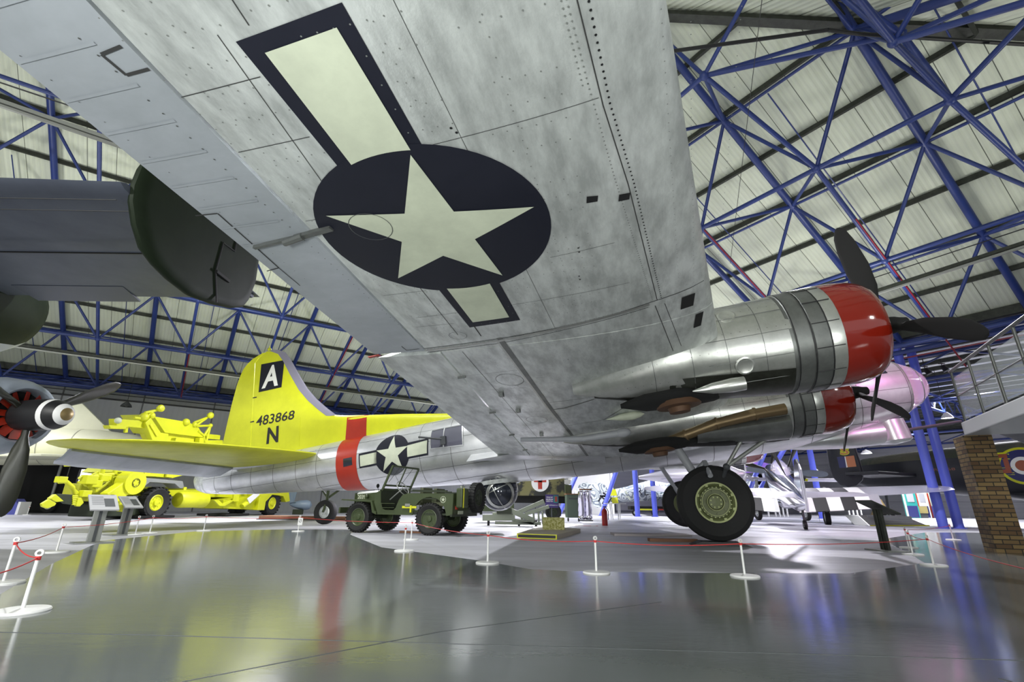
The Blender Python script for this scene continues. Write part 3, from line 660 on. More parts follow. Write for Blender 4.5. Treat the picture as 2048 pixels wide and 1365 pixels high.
def wing(sg):
    w1 = MB().loft([wring(y, wLE(y)[0], fhinge(y)-.012, sg) for y in Y(.0, 8.84, .6)]).build('inner_wing', 'aluminium', bomber, smooth=True)
    w2 = MB().loft([wring(y, wLE(y)[0], ahinge(y)-.012, sg) for y in Y(8.86, 14.2, .5)]).build('outer_wing', 'aluminium', bomber, smooth=True)
    MB().loft([wring(y, fhinge(y)+.012, wTE(y)[0], sg, 8, -.006) for y in Y(.95, 8.80, .8)]).build('flap', 'aluminium', bomber, smooth=True)
    ail = MB().loft([wring(y, ahinge(y)+.012, wTE(y)[0], sg, 8, -.004) for y in Y(8.92, 14.15, .6)]).build('aileron', 'aluminium_aileron', bomber, smooth=True, label='smooth fabric-covered aileron')
    rg = []
    for k in range(9):
        y = 14.2+1.58*math.sin(math.pi/2*k/8); q = tipcut(y); a, b = wLE(y)[0], wTE(y)[0]; m = a+(b-a)*.6
        rg.append([B(m+(p[0]-m)*(1-q), p[1], p[2]) for p in [(6-v.x, -v.y, v.z) for v in wring(y, a, b, sg)]])
    for r_ in rg[1:]:
        pass
    MB().loft([[V((v.x, v.y, v.z)) for v in r_] for r_ in rg]).build('wing_tip', 'aluminium', bomber, smooth=True)
    return w1, w2, ail
w1, w2, ail = wing(1); wing(-1)
under = lambda o: (lambda s, y: B(s, y, zl(s, y)-o))
# wing-root fillet where the flap meets the fuselage
MB().loft([[B(s, y, z) for y, z in ((.6, -.45), (1.05, -.32), (1.5, -.48-.02*(s-9)), (1.15, -.80+.10*(s-9.4)), (.7, -.9+.15*(s-9.4)))] for s in (8.6, 9.6, 10.6, 11.6, 12.3)]).build('root_fillet', 'aluminium_bright', bomber, smooth=True)
# national insignia under the starboard wing
wi = decal('wing_insignia', [[(8.83, 9.50), (9.42, 9.46), (9.44, 12.85), (8.84, 12.88)], ], under(.004), 'navy', bomber, .15, label='large star-and-bar insignia under the wing')
decal('insignia_disc', [disc(9.10, 11.17, .90, 64)], under(.007), 'navy', wi, .15)
def arcbar(y0, sgn):
    pts = []
    for k in range(9):
        s = 8.92+(9.34-8.92)*k/8; pts.append((s, 11.17+sgn*math.sqrt(.855**2-(s-9.10)**2)))
    return pts+[(9.34, y0), (8.925, y0+.02)]
for q_ in (arcbar(12.77, 1), arcbar(9.59, -1)): decal('insignia_bar', [q_], under(.010), 'cream', wi, .15)
decal('insignia_star', poly_star(9.10, 11.18, .81, math.pi-.11), under(.012), 'cream', wi, .15)
# panel seams, rivets, hatches (on the lower skin)
mb = MB()
def line(mb, pts, w=.012, o=.003, st=.12, fn=under):
    for (a, b) in zip(pts[:-1], pts[1:]):
        L = math.dist(a, b); n = max(1, int(L/st))
        for k in range(n):
            p = (a[0]+(b[0]-a[0])*k/n, a[1]+(b[1]-a[1])*k/n); q = (a[0]+(b[0]-a[0])*(k+1)/n, a[1]+(b[1]-a[1])*(k+1)/n)
            nx, ny = -(q[1]-p[1])/L*n, (q[0]-p[0])/L*n; f = fn(o)
            mb.add([f(p[0]-nx*w/2, p[1]-ny*w/2), f(q[0]-nx*w/2, q[1]-ny*w/2), f(q[0]+nx*w/2, q[1]+ny*w/2), f(p[0]+nx*w/2, p[1]+ny*w/2)], [(0, 1, 2, 3)])
line(mb, [(10.20, 8.98), (9.18, 9.08), (8.05, 9.24), (7.45, 9.40), (6.9, 9.48)]); line(mb, [(10.20, 8.86), (9.18, 8.95), (7.47, 9.30)], .01)
line(mb, [(7.86, 13.1), (7.73, 11.96), (7.61, 11.24), (7.38, 9.41)], .007)
line(mb, [(7.4, 9.3), (7.15, 7.9)], .008); line(mb, [(7.3, 9.3), (7.05, 8.0)], .006)
for y in (12.02, 10.6): line(mb, [(7.75, y), (8.9 if y > 12 else 8.3, y-.02)], .004)
for y in (12.25, 12.66): line(mb, [(9.46, y), (9.97, y)], .005)
line(mb, [(9.50, 12.9), (9.62, 11.9)], .005); line(mb, [(9.55, 11.6), (9.62, 9.3)], .006); line(mb, [(9.33, 10.8), (9.37, 9.2)], .012)
line(mb, [(9.75, 8.8), (9.95, .4)], .006); line(mb, [(9.14, 6.3), (8.2, 6.45), (7.6, 6.5)], .008)
line(mb, [(9.10, 4.6), (8.3, 4.9), (7.9, 5.6)], .012); line(mb, [(6.95, 12.9), (6.65, 9.6)], .004)
line(mb, [(7.65, 9.9), (9.9, 9.82)], .004); line(mb, [(9.46, 11.0), (9.98, 10.98)], .005); line(mb, [(8.62, 13.1), (8.50, 9.1)], .003); line(mb, [(9.30, 13.1), (9.32, 12.9)], .006)
for y in (11.55, 10.35, 9.6): line(mb, [(9.55, y), (10.0, y)], .004)
for y in (7.6, 6.2, 4.8, 3.4, 2.2): line(mb, [(7.9 if y < 6 else 8.9, y), (9.05, y)], .005)
for y in (7.2, 5.8, 4.4, 2.0): line(mb, [(9.3, y), (10.05+.03*(7-y), y)], .004)
line(mb, [(10.02, 7.9), (9.2, 8.0)], .004); line(mb, [(9.9, 3.2), (9.1, 3.3)], .004)
mb.build('panel_seam', 'panel_line', bomber, kind='stuff')
mb = MB(); line(mb, [(9.18, 9.10), (9.14, 5.78), (9.06, 2.96), (9.02, .41)], .07, .004); line(mb, [(8.35, 6.3), (8.9, 5.9), (9.14, 5.85)], .03, .004); mb.build('spar_strap', 'aluminium_dark', bomber)
mb = MB(); line(mb, [(9.23, 9.0), (9.19, 5.78), (9.11, 2.96)], .03, .005); line(mb, [(10.2, 8.92), (9.18, 9.02), (7.46, 9.36)], .05, .0045); mb.build('joint_strap', 'cowl_metal', bomber)
riv = MB(); hol = MB()
def dot(m, s, y, r, o=.004, n=6):
    f = under(o); m.add([f(s+r*math.cos(2*math.pi*k/n), y+r*math.sin(2*math.pi*k/n)) for k in range(n)], [tuple(range(n))])
def row(m, a, b, st, r, jit=0, o=.004):
    n = max(1, int(math.dist(a, b)/st))
    for k in range(n+1):
        t = k/n; dot(m, a[0]+(b[0]-a[0])*t+random.uniform(-jit, jit), a[1]+(b[1]-a[1])*t+random.uniform(-jit, jit), r, o)
for (a, b) in (((7.80, 13.1), (7.69, 11.96)), ((7.69, 11.96), (7.57, 11.24)), ((7.57, 11.24), (7.34, 9.45))): row(hol, a, b, .042, .0075)
hol.add([under(.005)(*p) for p in ((7.60, 11.16), (7.68, 11.17), (7.69, 11.10), (7.61, 11.09))], [(0, 1, 2, 3)])
hol.add([under(.005)(*p) for p in ((7.83, 11.22), (7.91, 11.24), (7.92, 11.17), (7.84, 11.16))], [(0, 1, 2, 3)])
for s, y in ((8.62, 12.09), (8.60, 12.05), (8.05, 10.64), (8.05, 10.58), (8.1, 10.2), (8.1, 10.14), (8.5, 8.2), (9.4, 7.3), (9.6, 6.6), (9.55, 4.4)): dot(hol, s, y, .009, .005, 8)
for (a, b) in (((7.90, 13.1), (7.80, 12.13)), ((7.80, 12.13), (7.70, 11.34)), ((7.70, 11.34), (7.43, 9.45)), ((7.92, 13.1), (7.83, 12.13))): row(riv, a, b, .035, .0055)
for y in Y(9.5, 13.1, .16):
    for s0, s1 in ((7.95, 8.5), (8.6, 9.3), (9.45, 9.9)):
        if random.random() < .8: row(riv, (s0, y), (s0+(s1-s0)*random.uniform(.5, 1), y+.02), .085, .005)
for s in (9.62, 9.78, 9.92, 8.7, 8.2): row(riv, (s+.05, 13.1), (s, 9.2), .11, .0045)
for s in (7.05, 6.8, 7.2): row(riv, (s+.25, 13.0), (s-.3+.25, 9.4), .07, .0035)
for k in range(14): row(riv, (9.05, 8.7-k*.14), (7.6+k*.03, 8.75-k*.13), .06, .0035)
for d in (-.06, .04): row(riv, (10.15, 8.92+d), (9.18, 9.02+d), .05, .0055, 0, .006); row(riv, (9.18, 9.02+d), (7.46, 9.36+d), .05, .005, 0, .006)
for d in (0, .25, .5): row(riv, (9.25+d*.8, 8.7), (9.3+d, 1.2), .12, .005)
hol.build('rivet_hole', 'black', bomber, kind='stuff'); riv.build('rivet', mat('rivet_metal', (.16, .17, .16), .5), bomber, kind='stuff')
mb = MB()                                      # light ribs of the aileron skin and its trim tab
for k in range(9):
    y = 13.25-k*.235; line(mb, [(ahinge(y)+.16, y), (wTE(y)[0]-.02, y+.01)], .018, .010, .1)
mb.build('skin_rib', 'aluminium_aileron', ail, kind='stuff')
mb = MB(); line(mb, [(10.76, 11.80), (10.58, 11.78), (10.62, 11.38), (10.66, 11.02), (10.80, 11.0)], .012, .008); line(mb, [(10.66, 11.02), (10.68, 10.7)], .008, .008)
line(mb, [(10.42, 9.12), (10.42, 8.98), (10.24, 9.0)], .01, .008)
line(mb, [(10.0, 12.97), (10.14, 12.96), (10.13, 12.84), (9.98, 12.84)], .018, .008)
mb.build('trim_tab_edge', 'panel_line', ail)
mb = MB()
for k in range(46): dot(mb, 10.16+.0*k, 13.05-k*.09, .006, .009)
for k in range(30): dot(mb, 10.55, 13.05-k*.14, .004, .009)
mb.build('aileron_rivet', 'aluminium_dark', ail, kind='stuff')
MB().box(B(10.93, 8.87, zl(10.86, 8.87)-.005), (.16, .05, .012)).build('warning_flag', 'red', bomber, label='small red flag at the flap end')
mb = MB(); mb.bar(B(9.85, 11.44, zl(9.85, 11.44)-.01), B(10.2, 11.40, zl(10.2, 11.4)-.02), .05, .03); mb.bar(B(10.2, 11.40, zl(10.2, 11.4)-.015), B(10.62, 11.36, zl(10.6, 11.36)-.02), .03, .03)
mb.tube(B(10.12, 11.42, zl(10.12, 11.42)-.03), B(10.3, 11.4, zl(10.3, 11.4)-.05), .03, n=8); mb.build('tab_actuator', 'aluminium_dark', bomber)
mb = MB()
for sc_, yc_ in ((9.45, 7.6), (9.55, 5.2), (9.5, 2.6)):
    for pl in ringp(sc_, yc_, .26, .272, 28): mb.add([under(.004)(sc_+(p[0]-sc_)*.75, p[1]) for p in pl], [(0, 1, 2, 3)])
for sc_, yc_, rr in ((9.55, 11.38, .16), (9.62, 9.3, .1)):
    for pl in ringp(sc_, yc_, rr, rr+.006, 24): mb.add([under(.014)(*p) for p in pl], [(0, 1, 2, 3)])
for s, y in ((9.75, 7.0), (9.7, 4.0), (9.72, 6.0)): mb.box(B(s, y, zl(s, y)-.03), (.07, .10, .06))
for y in (7.9, 5.9, 4.0, 2.2): mb.box(B(fhinge(y), y, zl(fhinge(y), y)-.02), (.12, .025, .03))
mb.build('access_panel', 'aluminium_dark', bomber, kind='stuff')
# leading-edge intercooler slots
for a, b, y0, y1 in ((6.98, 7.12, 9.05, 9.32), (6.84, 6.93, 8.45, 8.8)): MB().add([under(.006)(s, y) for s, y in ((a, y0), (b, y0), (b, y1), (a, y1))], [(0, 1, 2, 3)]).build('intake_slot', 'matte_black', bomber)
pass
# teardrop fairings and the long tube under the inner wing
for s, y, L in ((7.9, 5.2, .7), (7.7, 2.9, .6)):
    MB().loft([[B(s+L*(t-.5), y+.11*r*math.cos(a), zl(s, y)-.06+.08*r*math.sin(a)) for a in [2*math.pi*k/14 for k in range(14)]] for t, r in ((0, .05), (.1, .6), (.3, 1), (.6, .8), (1, .05))]).build('teardrop_fairing', 'cream', bomber, smooth=True, label='small pale teardrop fairing')
# ------------------------------------------------------------------ nacelles, cowlings, propellers
def ell(s, yc, zc, ry, rz, n=36, sg=1): return [B(s, sg*(yc+ry*math.cos(2*math.pi*k/n)), zc+rz*math.sin(2*math.pi*k/n)) for k in range(n)]
def blade(par, hubp, fa, L, sg=1, m='matte_black', tipm=None, ax=None, up=None, sd=None, wid=.17, name='blade', tws=1):
    ax = ax or V((1, 0, 0)); up = up or V((0, 0, 1)); sd = sd or V((0, -1, 0))
    d = up*math.cos(fa)+sd*math.sin(fa); t = ax.cross(d); rg = []
    tab = [(.10, .05, .05, 60), (.22, .055, .05, 55), (.35, wid*.75, .035, 45), (.55, wid, .025, 34), (.8, wid*.95, .016, 25), (.93, wid*.72, .010, 21), (.985, wid*.35, .006, 20), (1.0, wid*.1, .004, 20)]
    for f, w, th, tw in tab:
        tw = R(tw); cd_ = t*math.cos(tw)+ax*math.sin(tw)*tws; nd = d.cross(cd_)
        rg.append([hubp+d*(L*f)+cd_*(w*math.cos(2*math.pi*k/14))+nd*(th*math.sin(2*math.pi*k/14)) for k in range(14)])
    return MB().loft(rg).build(name, m, par, smooth=True)
def nacelle(yc, zc, s0, sg, bot, body_end, fa, hubs, well=False, tag_=''):
    t = MB().loft([ell(s, yc, zc, r, r, sg=sg) for s, r in ((s0+.34, .48), (s0+.12, .50), (s0+.03, .54), (s0, .575), (s0+.02, .61), (s0+.09, .655), (s0+.2, .69), (s0+.36, .712), (s0+.58, .718))], False, False).build('cowl_ring', 'red_cowl', bomber, smooth=True, label='glossy red cowling nose')
    MB().loft([ell(s, yc, zc, r, r, sg=sg) for s, r in ((s0+.58, .716), (s0+.73, .716), (s0+.74, .713))], False, False).build('cowl_band', 'cowl_metal', bomber, smooth=True)
    cf = MB().loft([ell(s, yc, zc, r, r, sg=sg) for s, r in ((s0+.74, .713), (s0+.92, .716), (s0+.93, .704), (s0+1.13, .704), (s0+1.14, .69), (s0+1.18, .69))], False, False).build('cowl_flap', 'aluminium_dark', bomber, smooth=True)
    rg = []; a = s0+1.13
    def nrg(s, o=0.):
        zb = interp(bot, s)[0]
        zt = max(interp([(a, zc+.69), (a+.9, zc+.66), (7.4, zc+.50), (body_end, zl(body_end, yc)+.05)], s)[0], zb+.04)
        ry = .69*(1 if s < 6.8 else max(.04, 1-((s-6.8)/(body_end-6.8))**1.6))
        return ell(s, yc, (zb+zt)/2, ry+o, (zt-zb)/2+o, sg=sg)
    for k in range(17): rg.append(nrg(a+(body_end-a)*k/16))
    nb = MB().loft(rg).build('nacelle', 'cowl_metal', bomber, smooth=True)
    mb = MB()
    for s in (s0+.73, s0+.93, s0+1.12):
        r_ = .718 if s < s0+1 else .707
        if s < s0+1.5: mb.loft([ell(s, yc, zc, r_, r_, sg=sg), ell(s+.015, yc, zc, r_, r_, sg=sg)], False, False)
    for k in range(14):
        th = 2*math.pi*k/14; rr = .718; y, z = yc+rr*math.cos(th), zc+rr*math.sin(th); mb.bar(B(s0+.60, sg*y, z), B(s0+.92, sg*y, z), .010, .010)
    mb.build('cowl_seam', 'black', bomber)
    if sg > 0:
        mb = MB()
        for s in (s0+1.5, s0+1.95, s0+2.4, s0+2.9): mb.loft([nrg(s, .0035), nrg(s+.008, .0035)], False, False)
        rv = MB()
        for s in [s0+1.2+k*.11 for k in range(20)]:
            r_ = nrg(s, .004)
            for i in (0, 3, 6, 28, 31, 34):
                p, q = V(r_[i]), V(r_[(i+1) % 36]); d = (q-p).normalized(); m_ = (p+q)/2; rv.add([m_-d*.004+V((.004, 0, 0)), m_+d*.004+V((.004, 0, 0)), m_+d*.004-V((.004, 0, 0)), m_-d*.004-V((.004, 0, 0))], [(0, 1, 2, 3)])
        mb.build('skin_seam', 'aluminium_dark', nb, kind='stuff'); rv.build('rivet', 'panel_line', nb, kind='stuff')
    e = MB().tube(B(s0+.30, sg*yc, zc), B(s0+.62, sg*yc, zc), .52, n=28)
    MBe = MB()
    for k in range(9):
        th = 2*math.pi*k/9; d = V((0, -sg*math.cos(th), math.sin(th))); cc = B(s0+.22, sg*yc, zc); MBe.tube(cc+d*.20, cc+d*.50, .10, .09, n=10)
    MBe.lathe([(0, .26), (-.10, .24), (-.22, .12)], B(s0+.28, sg*yc, zc), (-1, 0, 0), 20)
    eng = e.build('engine', 'matte_black', bomber, smooth=True); MBe.build('cylinder', 'dark_grey', eng, smooth=True)
    hp = B(hubs, sg*yc, zc)
    pr = MB().lathe([(-.30, .12), (-.05, .13), (.10, .11), (.16, .09), (.24, .075), (.28, .0)], hp, (1, 0, 0), 20).build('propeller', 'matte_black', bomber, smooth=True)
    for k in range(3): blade(pr, hp, fa+2*math.pi*k/3, 1.72)
    return nb
n4b = [(4.9, -.98), (5.7, -.98), (6.4, -.92), (7.1, -.85), (7.8, -.74), (8.3, -.62), (8.6, -.52)]
n3b = [(4.5, -1.28), (4.8, -1.28), (5.7, -1.26), (6.35, -1.17), (7.1, -1.10), (8.3, -.94), (9.0, -.80), (9.3, -.72)]
nacelle(7.12, -.29, 4.52, 1, n4b, 8.6, R(-8), 4.28)
nb3 = nacelle(3.60, -.57, 3.70, 1, n3b, 9.3, R(-5), 3.45, True)
nacelle(3.60, -.57, 3.70, -1, n3b, 9.3, R(20), 3.45, True)
nacelle(7.12, -.29, 4.52, -1, n4b, 8.6, R(40), 4.28)
for yc, zc, bt_, s_a, s_b in ((7.12, -.29, n4b, 5.7, 8.3), (3.6, -.57, n3b, 4.9, 8.9)):
    rg = []
    for k in range(13):
        s = s_a+(s_b-s_a)*k/12; zb = interp(bt_, s)[0]; ry = .69*(1 if s < 6.8 else max(.04, 1-((s-6.8)/(8.6 if yc > 5 else 9.3)*1-0+.0)**1 if 0 else max(.04, 1-((s-6.8)/((8.6 if yc > 5 else 9.3)-6.8))**1.6))); hz = (zc+.6-zb)/2; zm = (zc+.6+zb)/2
        rg.append([B(s, yc+(ry+.004)*math.cos(t_), zm+(hz+.006)*math.sin(t_)) for t_ in [R(222)+R(96)*i/10 for i in range(11)]])
    MB().loft(rg, False, False, closed=False).build('lower_cowling', mat('greasy_metal', (.075, .08, .065), .35, .7, noise=((2.5, 2.5, 2.5), .2, (.025, .025, .02))), bomber, smooth=True)
# starboard nacelle fittings: skin seams, scoops, superchargers, exhausts
def nside(yc, zc, r=.706):
    return lambda s, a: B(s, yc+(r-.012)*math.cos(a), zc+(r-.012)*math.sin(a))
mb = MB()
for yc, zc, s0 in ((7.12, -.29, 4.3), (3.6, -.57, 3.5)):
    f = nside(yc, zc)
    for a in (.9, .45, 0, -.45, -.9):
        for k in range(8): mb.bar(f(s0+1.4+k*.13, a), f(s0+1.53+k*.13, a), .006, .006)
mb.build('nacelle_seam', 'aluminium_dark', bomber)
for a, s in ((.55, 6.35), (-.55, 6.3)):
    c_ = nside(7.12, -.29, .69)(s, a); n_ = V((0, -math.cos(a), math.sin(a))); MB().lathe([(0, .12), (.012, .12), (.018, .10), (.012, .085), (.012, .0)], c_, n_, 20).build('filler_cap', 'cowl_metal', bomber, smooth=True)
MB().loft([[B(s, 7.65+.09*r*math.cos(a), -.86+.09*r*math.sin(a)) for a in [2*math.pi*k/14 for k in range(14)]] for s, r in ((6.35, 1), (6.5, 1.05), (6.75, .8), (7.0, .1))], True, True).build('air_scoop', 'cowl_metal', bomber, smooth=True)
for yc, zt, s in ((7.1, -.82, 7.15), (3.9, -1.10, 7.35)):
    sc_ = MB().lathe([(-.06, .30), (.06, .34), (.12, .30), (.13, .16), (.20, .14), (.20, .0)], B(s, yc, zt), (0, 0, -1), 26).build('turbo_supercharger', 'rust', bomber, smooth=True)
    MB().loft([[B(s+dx, yc+w*math.cos(a), zt+.02+h*math.sin(a)) for a in [2*math.pi*k/16 for k in range(16)]] for dx, w, h in ((-.75, .1, .06), (-.5, .3, .12), (0, .42, .14), (.45, .3, .12), (.8, .05, .03))]).build('supercharger_recess', 'matte_black', bomber, smooth=True)
mb = MB(); pts = [B(4.95, 4.25, -.78), B(5.5, 4.28, -.80), B(6.2, 4.22, -.86), B(6.8, 4.1, -.98), B(7.2, 3.95, -1.05)]
for a, b in zip(pts[:-1], pts[1:]): mb.tube(a, b, .11, .10, n=14); mb.lathe([(-.02, .11), (-.02, .125), (.02, .125), (.02, .11)], b, (b-a), 14)
mb.build('exhaust_pipe', 'pipe_brown', bomber, smooth=True, label='brown exhaust pipe')
MB().loft([[B(s, 3.75+w*math.cos(a), -1.0+h*math.sin(a)) for a in [2*math.pi*k/16 for k in range(16)]] for s, w, h in ((4.9, .5, .30), (5.6, .50, .27), (6.6, .46, .16))]).build('nacelle_recess', 'aluminium_dark', bomber, smooth=True)
mb = MB(); pts = [B(8.0, 4.4, -.80), B(8.8, 4.35, -.80), B(10.1, 4.3, -.62)]
mb.tube(pts[0], pts[1], .07, .06); mb.tube(pts[1], pts[2], .06, .045); mb.ball(pts[0], .09, 12, 8, (1.8, 1, 1)); mb.build('drain_tube', 'grey_paint', bomber, smooth=True)
# main undercarriage
Wc = V((4.12, 10.09, .80)); wc = wp(*Wc); axs = V((0, -1, 0))
whl = wheel(bomber, wc, axs, .725, .46, 'main_wheel', hub=mat('hub_olive', (.13, .15, .06), .5), hubf=.50)
mb = MB(); hc = wc+axs*.145
for r0, r1 in ((.355, .385), (.25, .262), (.15, .16)):
    mb.lathe([(0, r0), (.03, r0), (.03, r1), (0, r1)], hc, axs, 40)
x_, y_ = V((1, 0, 0)), V((0, 0, 1))
for k in range(24): d = x_*math.cos(k*math.pi/12)+y_*math.sin(k*math.pi/12); mb.tube(hc+d*.285, hc+d*.285+axs*.03, .014, n=6)
for k in range(8): d = x_*math.cos(k*math.pi/4+.3)+y_*math.sin(k*math.pi/4+.3); mb.box(hc+d*.345+axs*.01, (.05, .05, .05)); mb.tube(hc+d*.10, hc+d*.10+axs*.05, .018, n=6)
mb.build('hub_ring', mat('hub_green', (.36, .40, .16), .5), whl)
lg = MB(); lg.tube(B(7.0, 3.35, -1.0), B(6.72, 3.35, -1.75), .085, n=16); lg.tube(B(6.72, 3.35, -1.75), wc+V((0, .30, .0)), .06, n=14); lg.tube(wc+V((0, .32, 0)), wc, .06, n=12)
lg.tube(B(6.72, 3.35, -1.75)+V((0, 0, .06)), wc+V((.0, -.0, .80)), .05); lg.tube(wc+V((.0, 0, .80)), wc+V((0, -.32, .5)), .05)
lg.build('oleo_leg', 'grey_paint', bomber, smooth=True)
dj = B(6.15, 3.75, -1.66)
for a in (B(5.68, 3.85, -1.1), B(5.05, 3.75, -1.12)): MB().tube(a, dj, .038, n=12).build('drag_strut', 'galvanised', bomber, smooth=True)
MB().tube(dj, wc+V((.1, .28, .1)), .04).ball(dj, .07, 10, 6).build('strut_joint', 'dark_grey', bomber, smooth=True)
MB().loft([[B(s, 3.6+w*math.cos(a), interp(n3b, s)[0]+.03+.05*math.sin(a)) for a in [2*math.pi*k/16 for k in range(16)]] for s, w in ((4.85, .03), (5.1, .3), (6.0, .40), (6.9, .36), (7.3, .1))]).build('wheel_well', 'matte_black', bomber, smooth=True)
# port wheel, seen below the belly
Wp = w_ = bomber.matrix_basis @ V((0, 0, 0)); cport = V((wc.x, -wc.y, wc.z)); wheel(bomber, cport, axs, .725, .46, 'main_wheel', hub='hub_olive')
lg = MB(); lg.tube(B(7.0, -3.35, -1.0), cport+V((0, -.3, 0)), .07); lg.tube(B(5.4, -3.5, -1.1), cport+V((0, -.3, .3)), .04); lg.build('oleo_leg', 'grey_paint', bomber, smooth=True)
# ================================================================== barrier posts and ropes
def post(px, py, label, sign=False, h=.384, z=0):
    p = gz(px, py, z); t = thing('barrier_post', label, 'barrier post', p, group='low barrier posts round the displays')
    MB().lathe([(0, .0), (0, .15), (.012, .152), (.022, .145), (.028, .03), (.028, 0)], n=28).build('base', 'white_paint', t, smooth=True)
    MB().tube((0, 0, .02), (0, 0, h-.03), .012, n=12).build('pole', 'white_paint', t, smooth=True)
    MB().lathe([(-.008, .012), (-.008, .024), (.008, .024), (.008, .012)], (0, 0, h-.02), (.5, -1, 0), 16).build('rope_ring', 'white_paint', t, smooth=True)
    MB().tube((0, 0, h-.065), (0, 0, h-.04), .016, n=10).build('rope_knot', 'rope', t)
    if sign:
        MB().box((.03, -.02, h-.14), (.12, .006, .18)).build('sign_plate', 'white_paint', t)
        mb = MB()
        for pl in ringp(.03, h-.13, .030, .038, 20): mb.add([(a, -.0245, b) for a, b in pl], [(0, 1, 2, 3)])
        mb.add([(.005, -.0245, h-.155), (.012, -.0245, h-.158), (.055, -.0245, h-.105), (.048, -.0245, h-.10)], [(0, 1, 2, 3)]); mb.build('sign_symbol', 'black', t, kind='stuff')
    return p+V((0, 0, h-.05))
PL = [(43, 1226, 'nearest barrier post, large at the bottom left corner of the walkway'), (112, 1106, 'barrier post left of the nearer information stand'), (5, 1169, 'barrier post cut by the left picture edge, behind the nearest one'),
      (270, 1071, 'barrier post just right of the second information stand'), (299, 1068, 'barrier post between the second stand and the crane truck wheel'), (407, 1063, 'barrier post standing alone below the yellow cylinder tank'),
      (596, 1064, 'barrier post carrying a small white prohibition sign'), (822, 1081, 'barrier post with red rope ring before the rear wheel of the green vehicle'), (808, 1104, 'bare barrier post just in front of another before the green vehicle'),
      (975, 1128, 'barrier post left of the low display pallet'), (1193, 1148, 'barrier post right of the low display pallet'), (1490, 1155, 'barrier post in front of the big bomber wheel'),
      (1868, 1133, 'barrier post at the walkway corner on the right'), (1907, 1081, 'barrier post in front of the two blue columns'), (1826, 1111, 'nearer of two slim posts right of the right-hand information stand'), (1818, 1097, 'farther of two slim posts right of the right-hand information stand'),
      (1640, 1046, 'barrier post far behind the silver fighter tail wheel'), (1730, 1049, 'barrier post far behind the silver fighter main wheel'), (146, 1034, 'barrier post far left in front of the yellow ladder'), (54, 1031, 'barrier post far left below the black propeller blade'), (1940, 1036, 'barrier post far behind the brick pillar')]
PT = {}
for k, (a, b, l) in enumerate(PL): PT[k] = post(a, b, l, sign=(k == 6))
def rope(ks, label, sag=.03):
    pts = []
    for a, b in zip(ks[:-1], ks[1:]):
        p, q = (PT[a] if isinstance(a, int) else a), (PT[b] if isinstance(b, int) else b)
        for i in range(8): f = i/8; pts.append(p+(q-p)*f-V((0, 0, sag*4*f*(1-f))))
    pts.append(q); t = thing('barrier_rope', label, 'rope', pts[0], group='red barrier ropes'); M0 = Matrix.Translation(-pts[0])
    MB().path([M0 @ p for p in pts], .0045, 6).build('cord', 'rope', t, smooth=True)
rope([gz(-60, 1160, .3), 0], 'red rope reaching the nearest barrier post from the left edge', .02)
rope([2, 0], 'red rope between the two leftmost barrier posts')
rope([2, 1, 4, 5, 6, 7], 'red rope running from the left edge past the information stands to the green vehicle')
rope([7, 9, 10, 11, 12], 'red rope running from the green vehicle past the bomber wheel to the right corner')
rope([12, 14, 15, 13], 'red rope looping back around the right-hand information stand')
rope([12, gz(2100, 1150, .3)], 'red rope leaving the right corner post towards the pillar')
# ================================================================== information stands
def lectern(x, y, az, label, h=.63, W=.62, D=.42, m='galvanised', tilt=28, grp=None, pm=None):
    t = thing('information_stand', label, 'information stand', (x, y, 0), (0, 0, R(az)))
    MB().box((0, 0, .011), (.55, .42, .022)).build('base_plate', 'galvanised', t)
    for q in (-.055, .055): MB().box((q, .02, h/2), (.075, .05, h)).build('upright', m, t, bevel=.006)
    MB().box((0, 0, h/2), (.04, .03, h-.02)).build('web', 'dark_grey', t)
    Mt = Matrix.Rotation(R(tilt), 3, 'X')
    pn = MB().box((0, 0, h+.03), (W, D, .025), Mt).build('panel', pm or mat('printed_panel', (.42, .42, .43), .4), t)
    mb = MB(); o = V((0, 0, h+.03))
    for k in range(7): mb.box(o+Mt @ V((-W*.2, D*.36-k*.045, .0135)), (W*.42, .012, .001), Mt)
    mb.build('panel_text', 'dark_grey', pn, kind='stuff'); MB().box(o+Mt @ V((W*.2, -.02, .0135)), (W*.36, D*.55, .001), Mt).build('panel_picture', 'dark_grey', pn)
lectern(-7.18, 8.9, 50, 'wider silver information stand on the left, nearest to the black propeller', W=.40, D=.52)
lectern(-8.22, 10.91, 62, 'slimmer information stand on the left, before the crane truck tyre', W=.34, D=.48)
lectern(6.77, 9.25, 93, 'dark information stand on the right, in front of the silver fighter', m='dark_steel', pm='dark_steel', h=.71, W=.4, D=.55, tilt=24)
# ================================================================== olive open-top field car
fc = thing('field_car', 'olive green open military field car with folded-down top and white star', 'car', (-1.66, 12.55, 0), (0, 0, R(157.9)))
def arc(cx, cz, r, a0, a1, n=12): return [(cx+r*math.cos(R(a0+(a1-a0)*k/n)), cz+r*math.sin(R(a0+(a1-a0)*k/n))) for k in range(n+1)]
prof = [(-.62, .46), (-.62, .94), (.62, .94), (.78, .90), (.88, .78), (.95, .60), (1.02, .54), (1.22, .53), (1.34, .58), (1.40, .72), (1.44, 1.0), (1.50, .98), (1.60, .94), (1.60, .72), (1.46, .44), (.47, .44)] + arc(0, .40, .46, 5, 175, 14)
for sy in (.64, -.66): MB().prism([(x, sy, z) for x, z in prof], (0, .02, 0)).build('body_side', 'olive', fc)
MB().box((-.61, 0, .70), (.03, 1.3, .48)).build('rear_panel', 'olive', fc); MB().box((.5, 0, .47), (2.1, 1.28, .04)).build('floor_pan', 'olive_dark', fc)
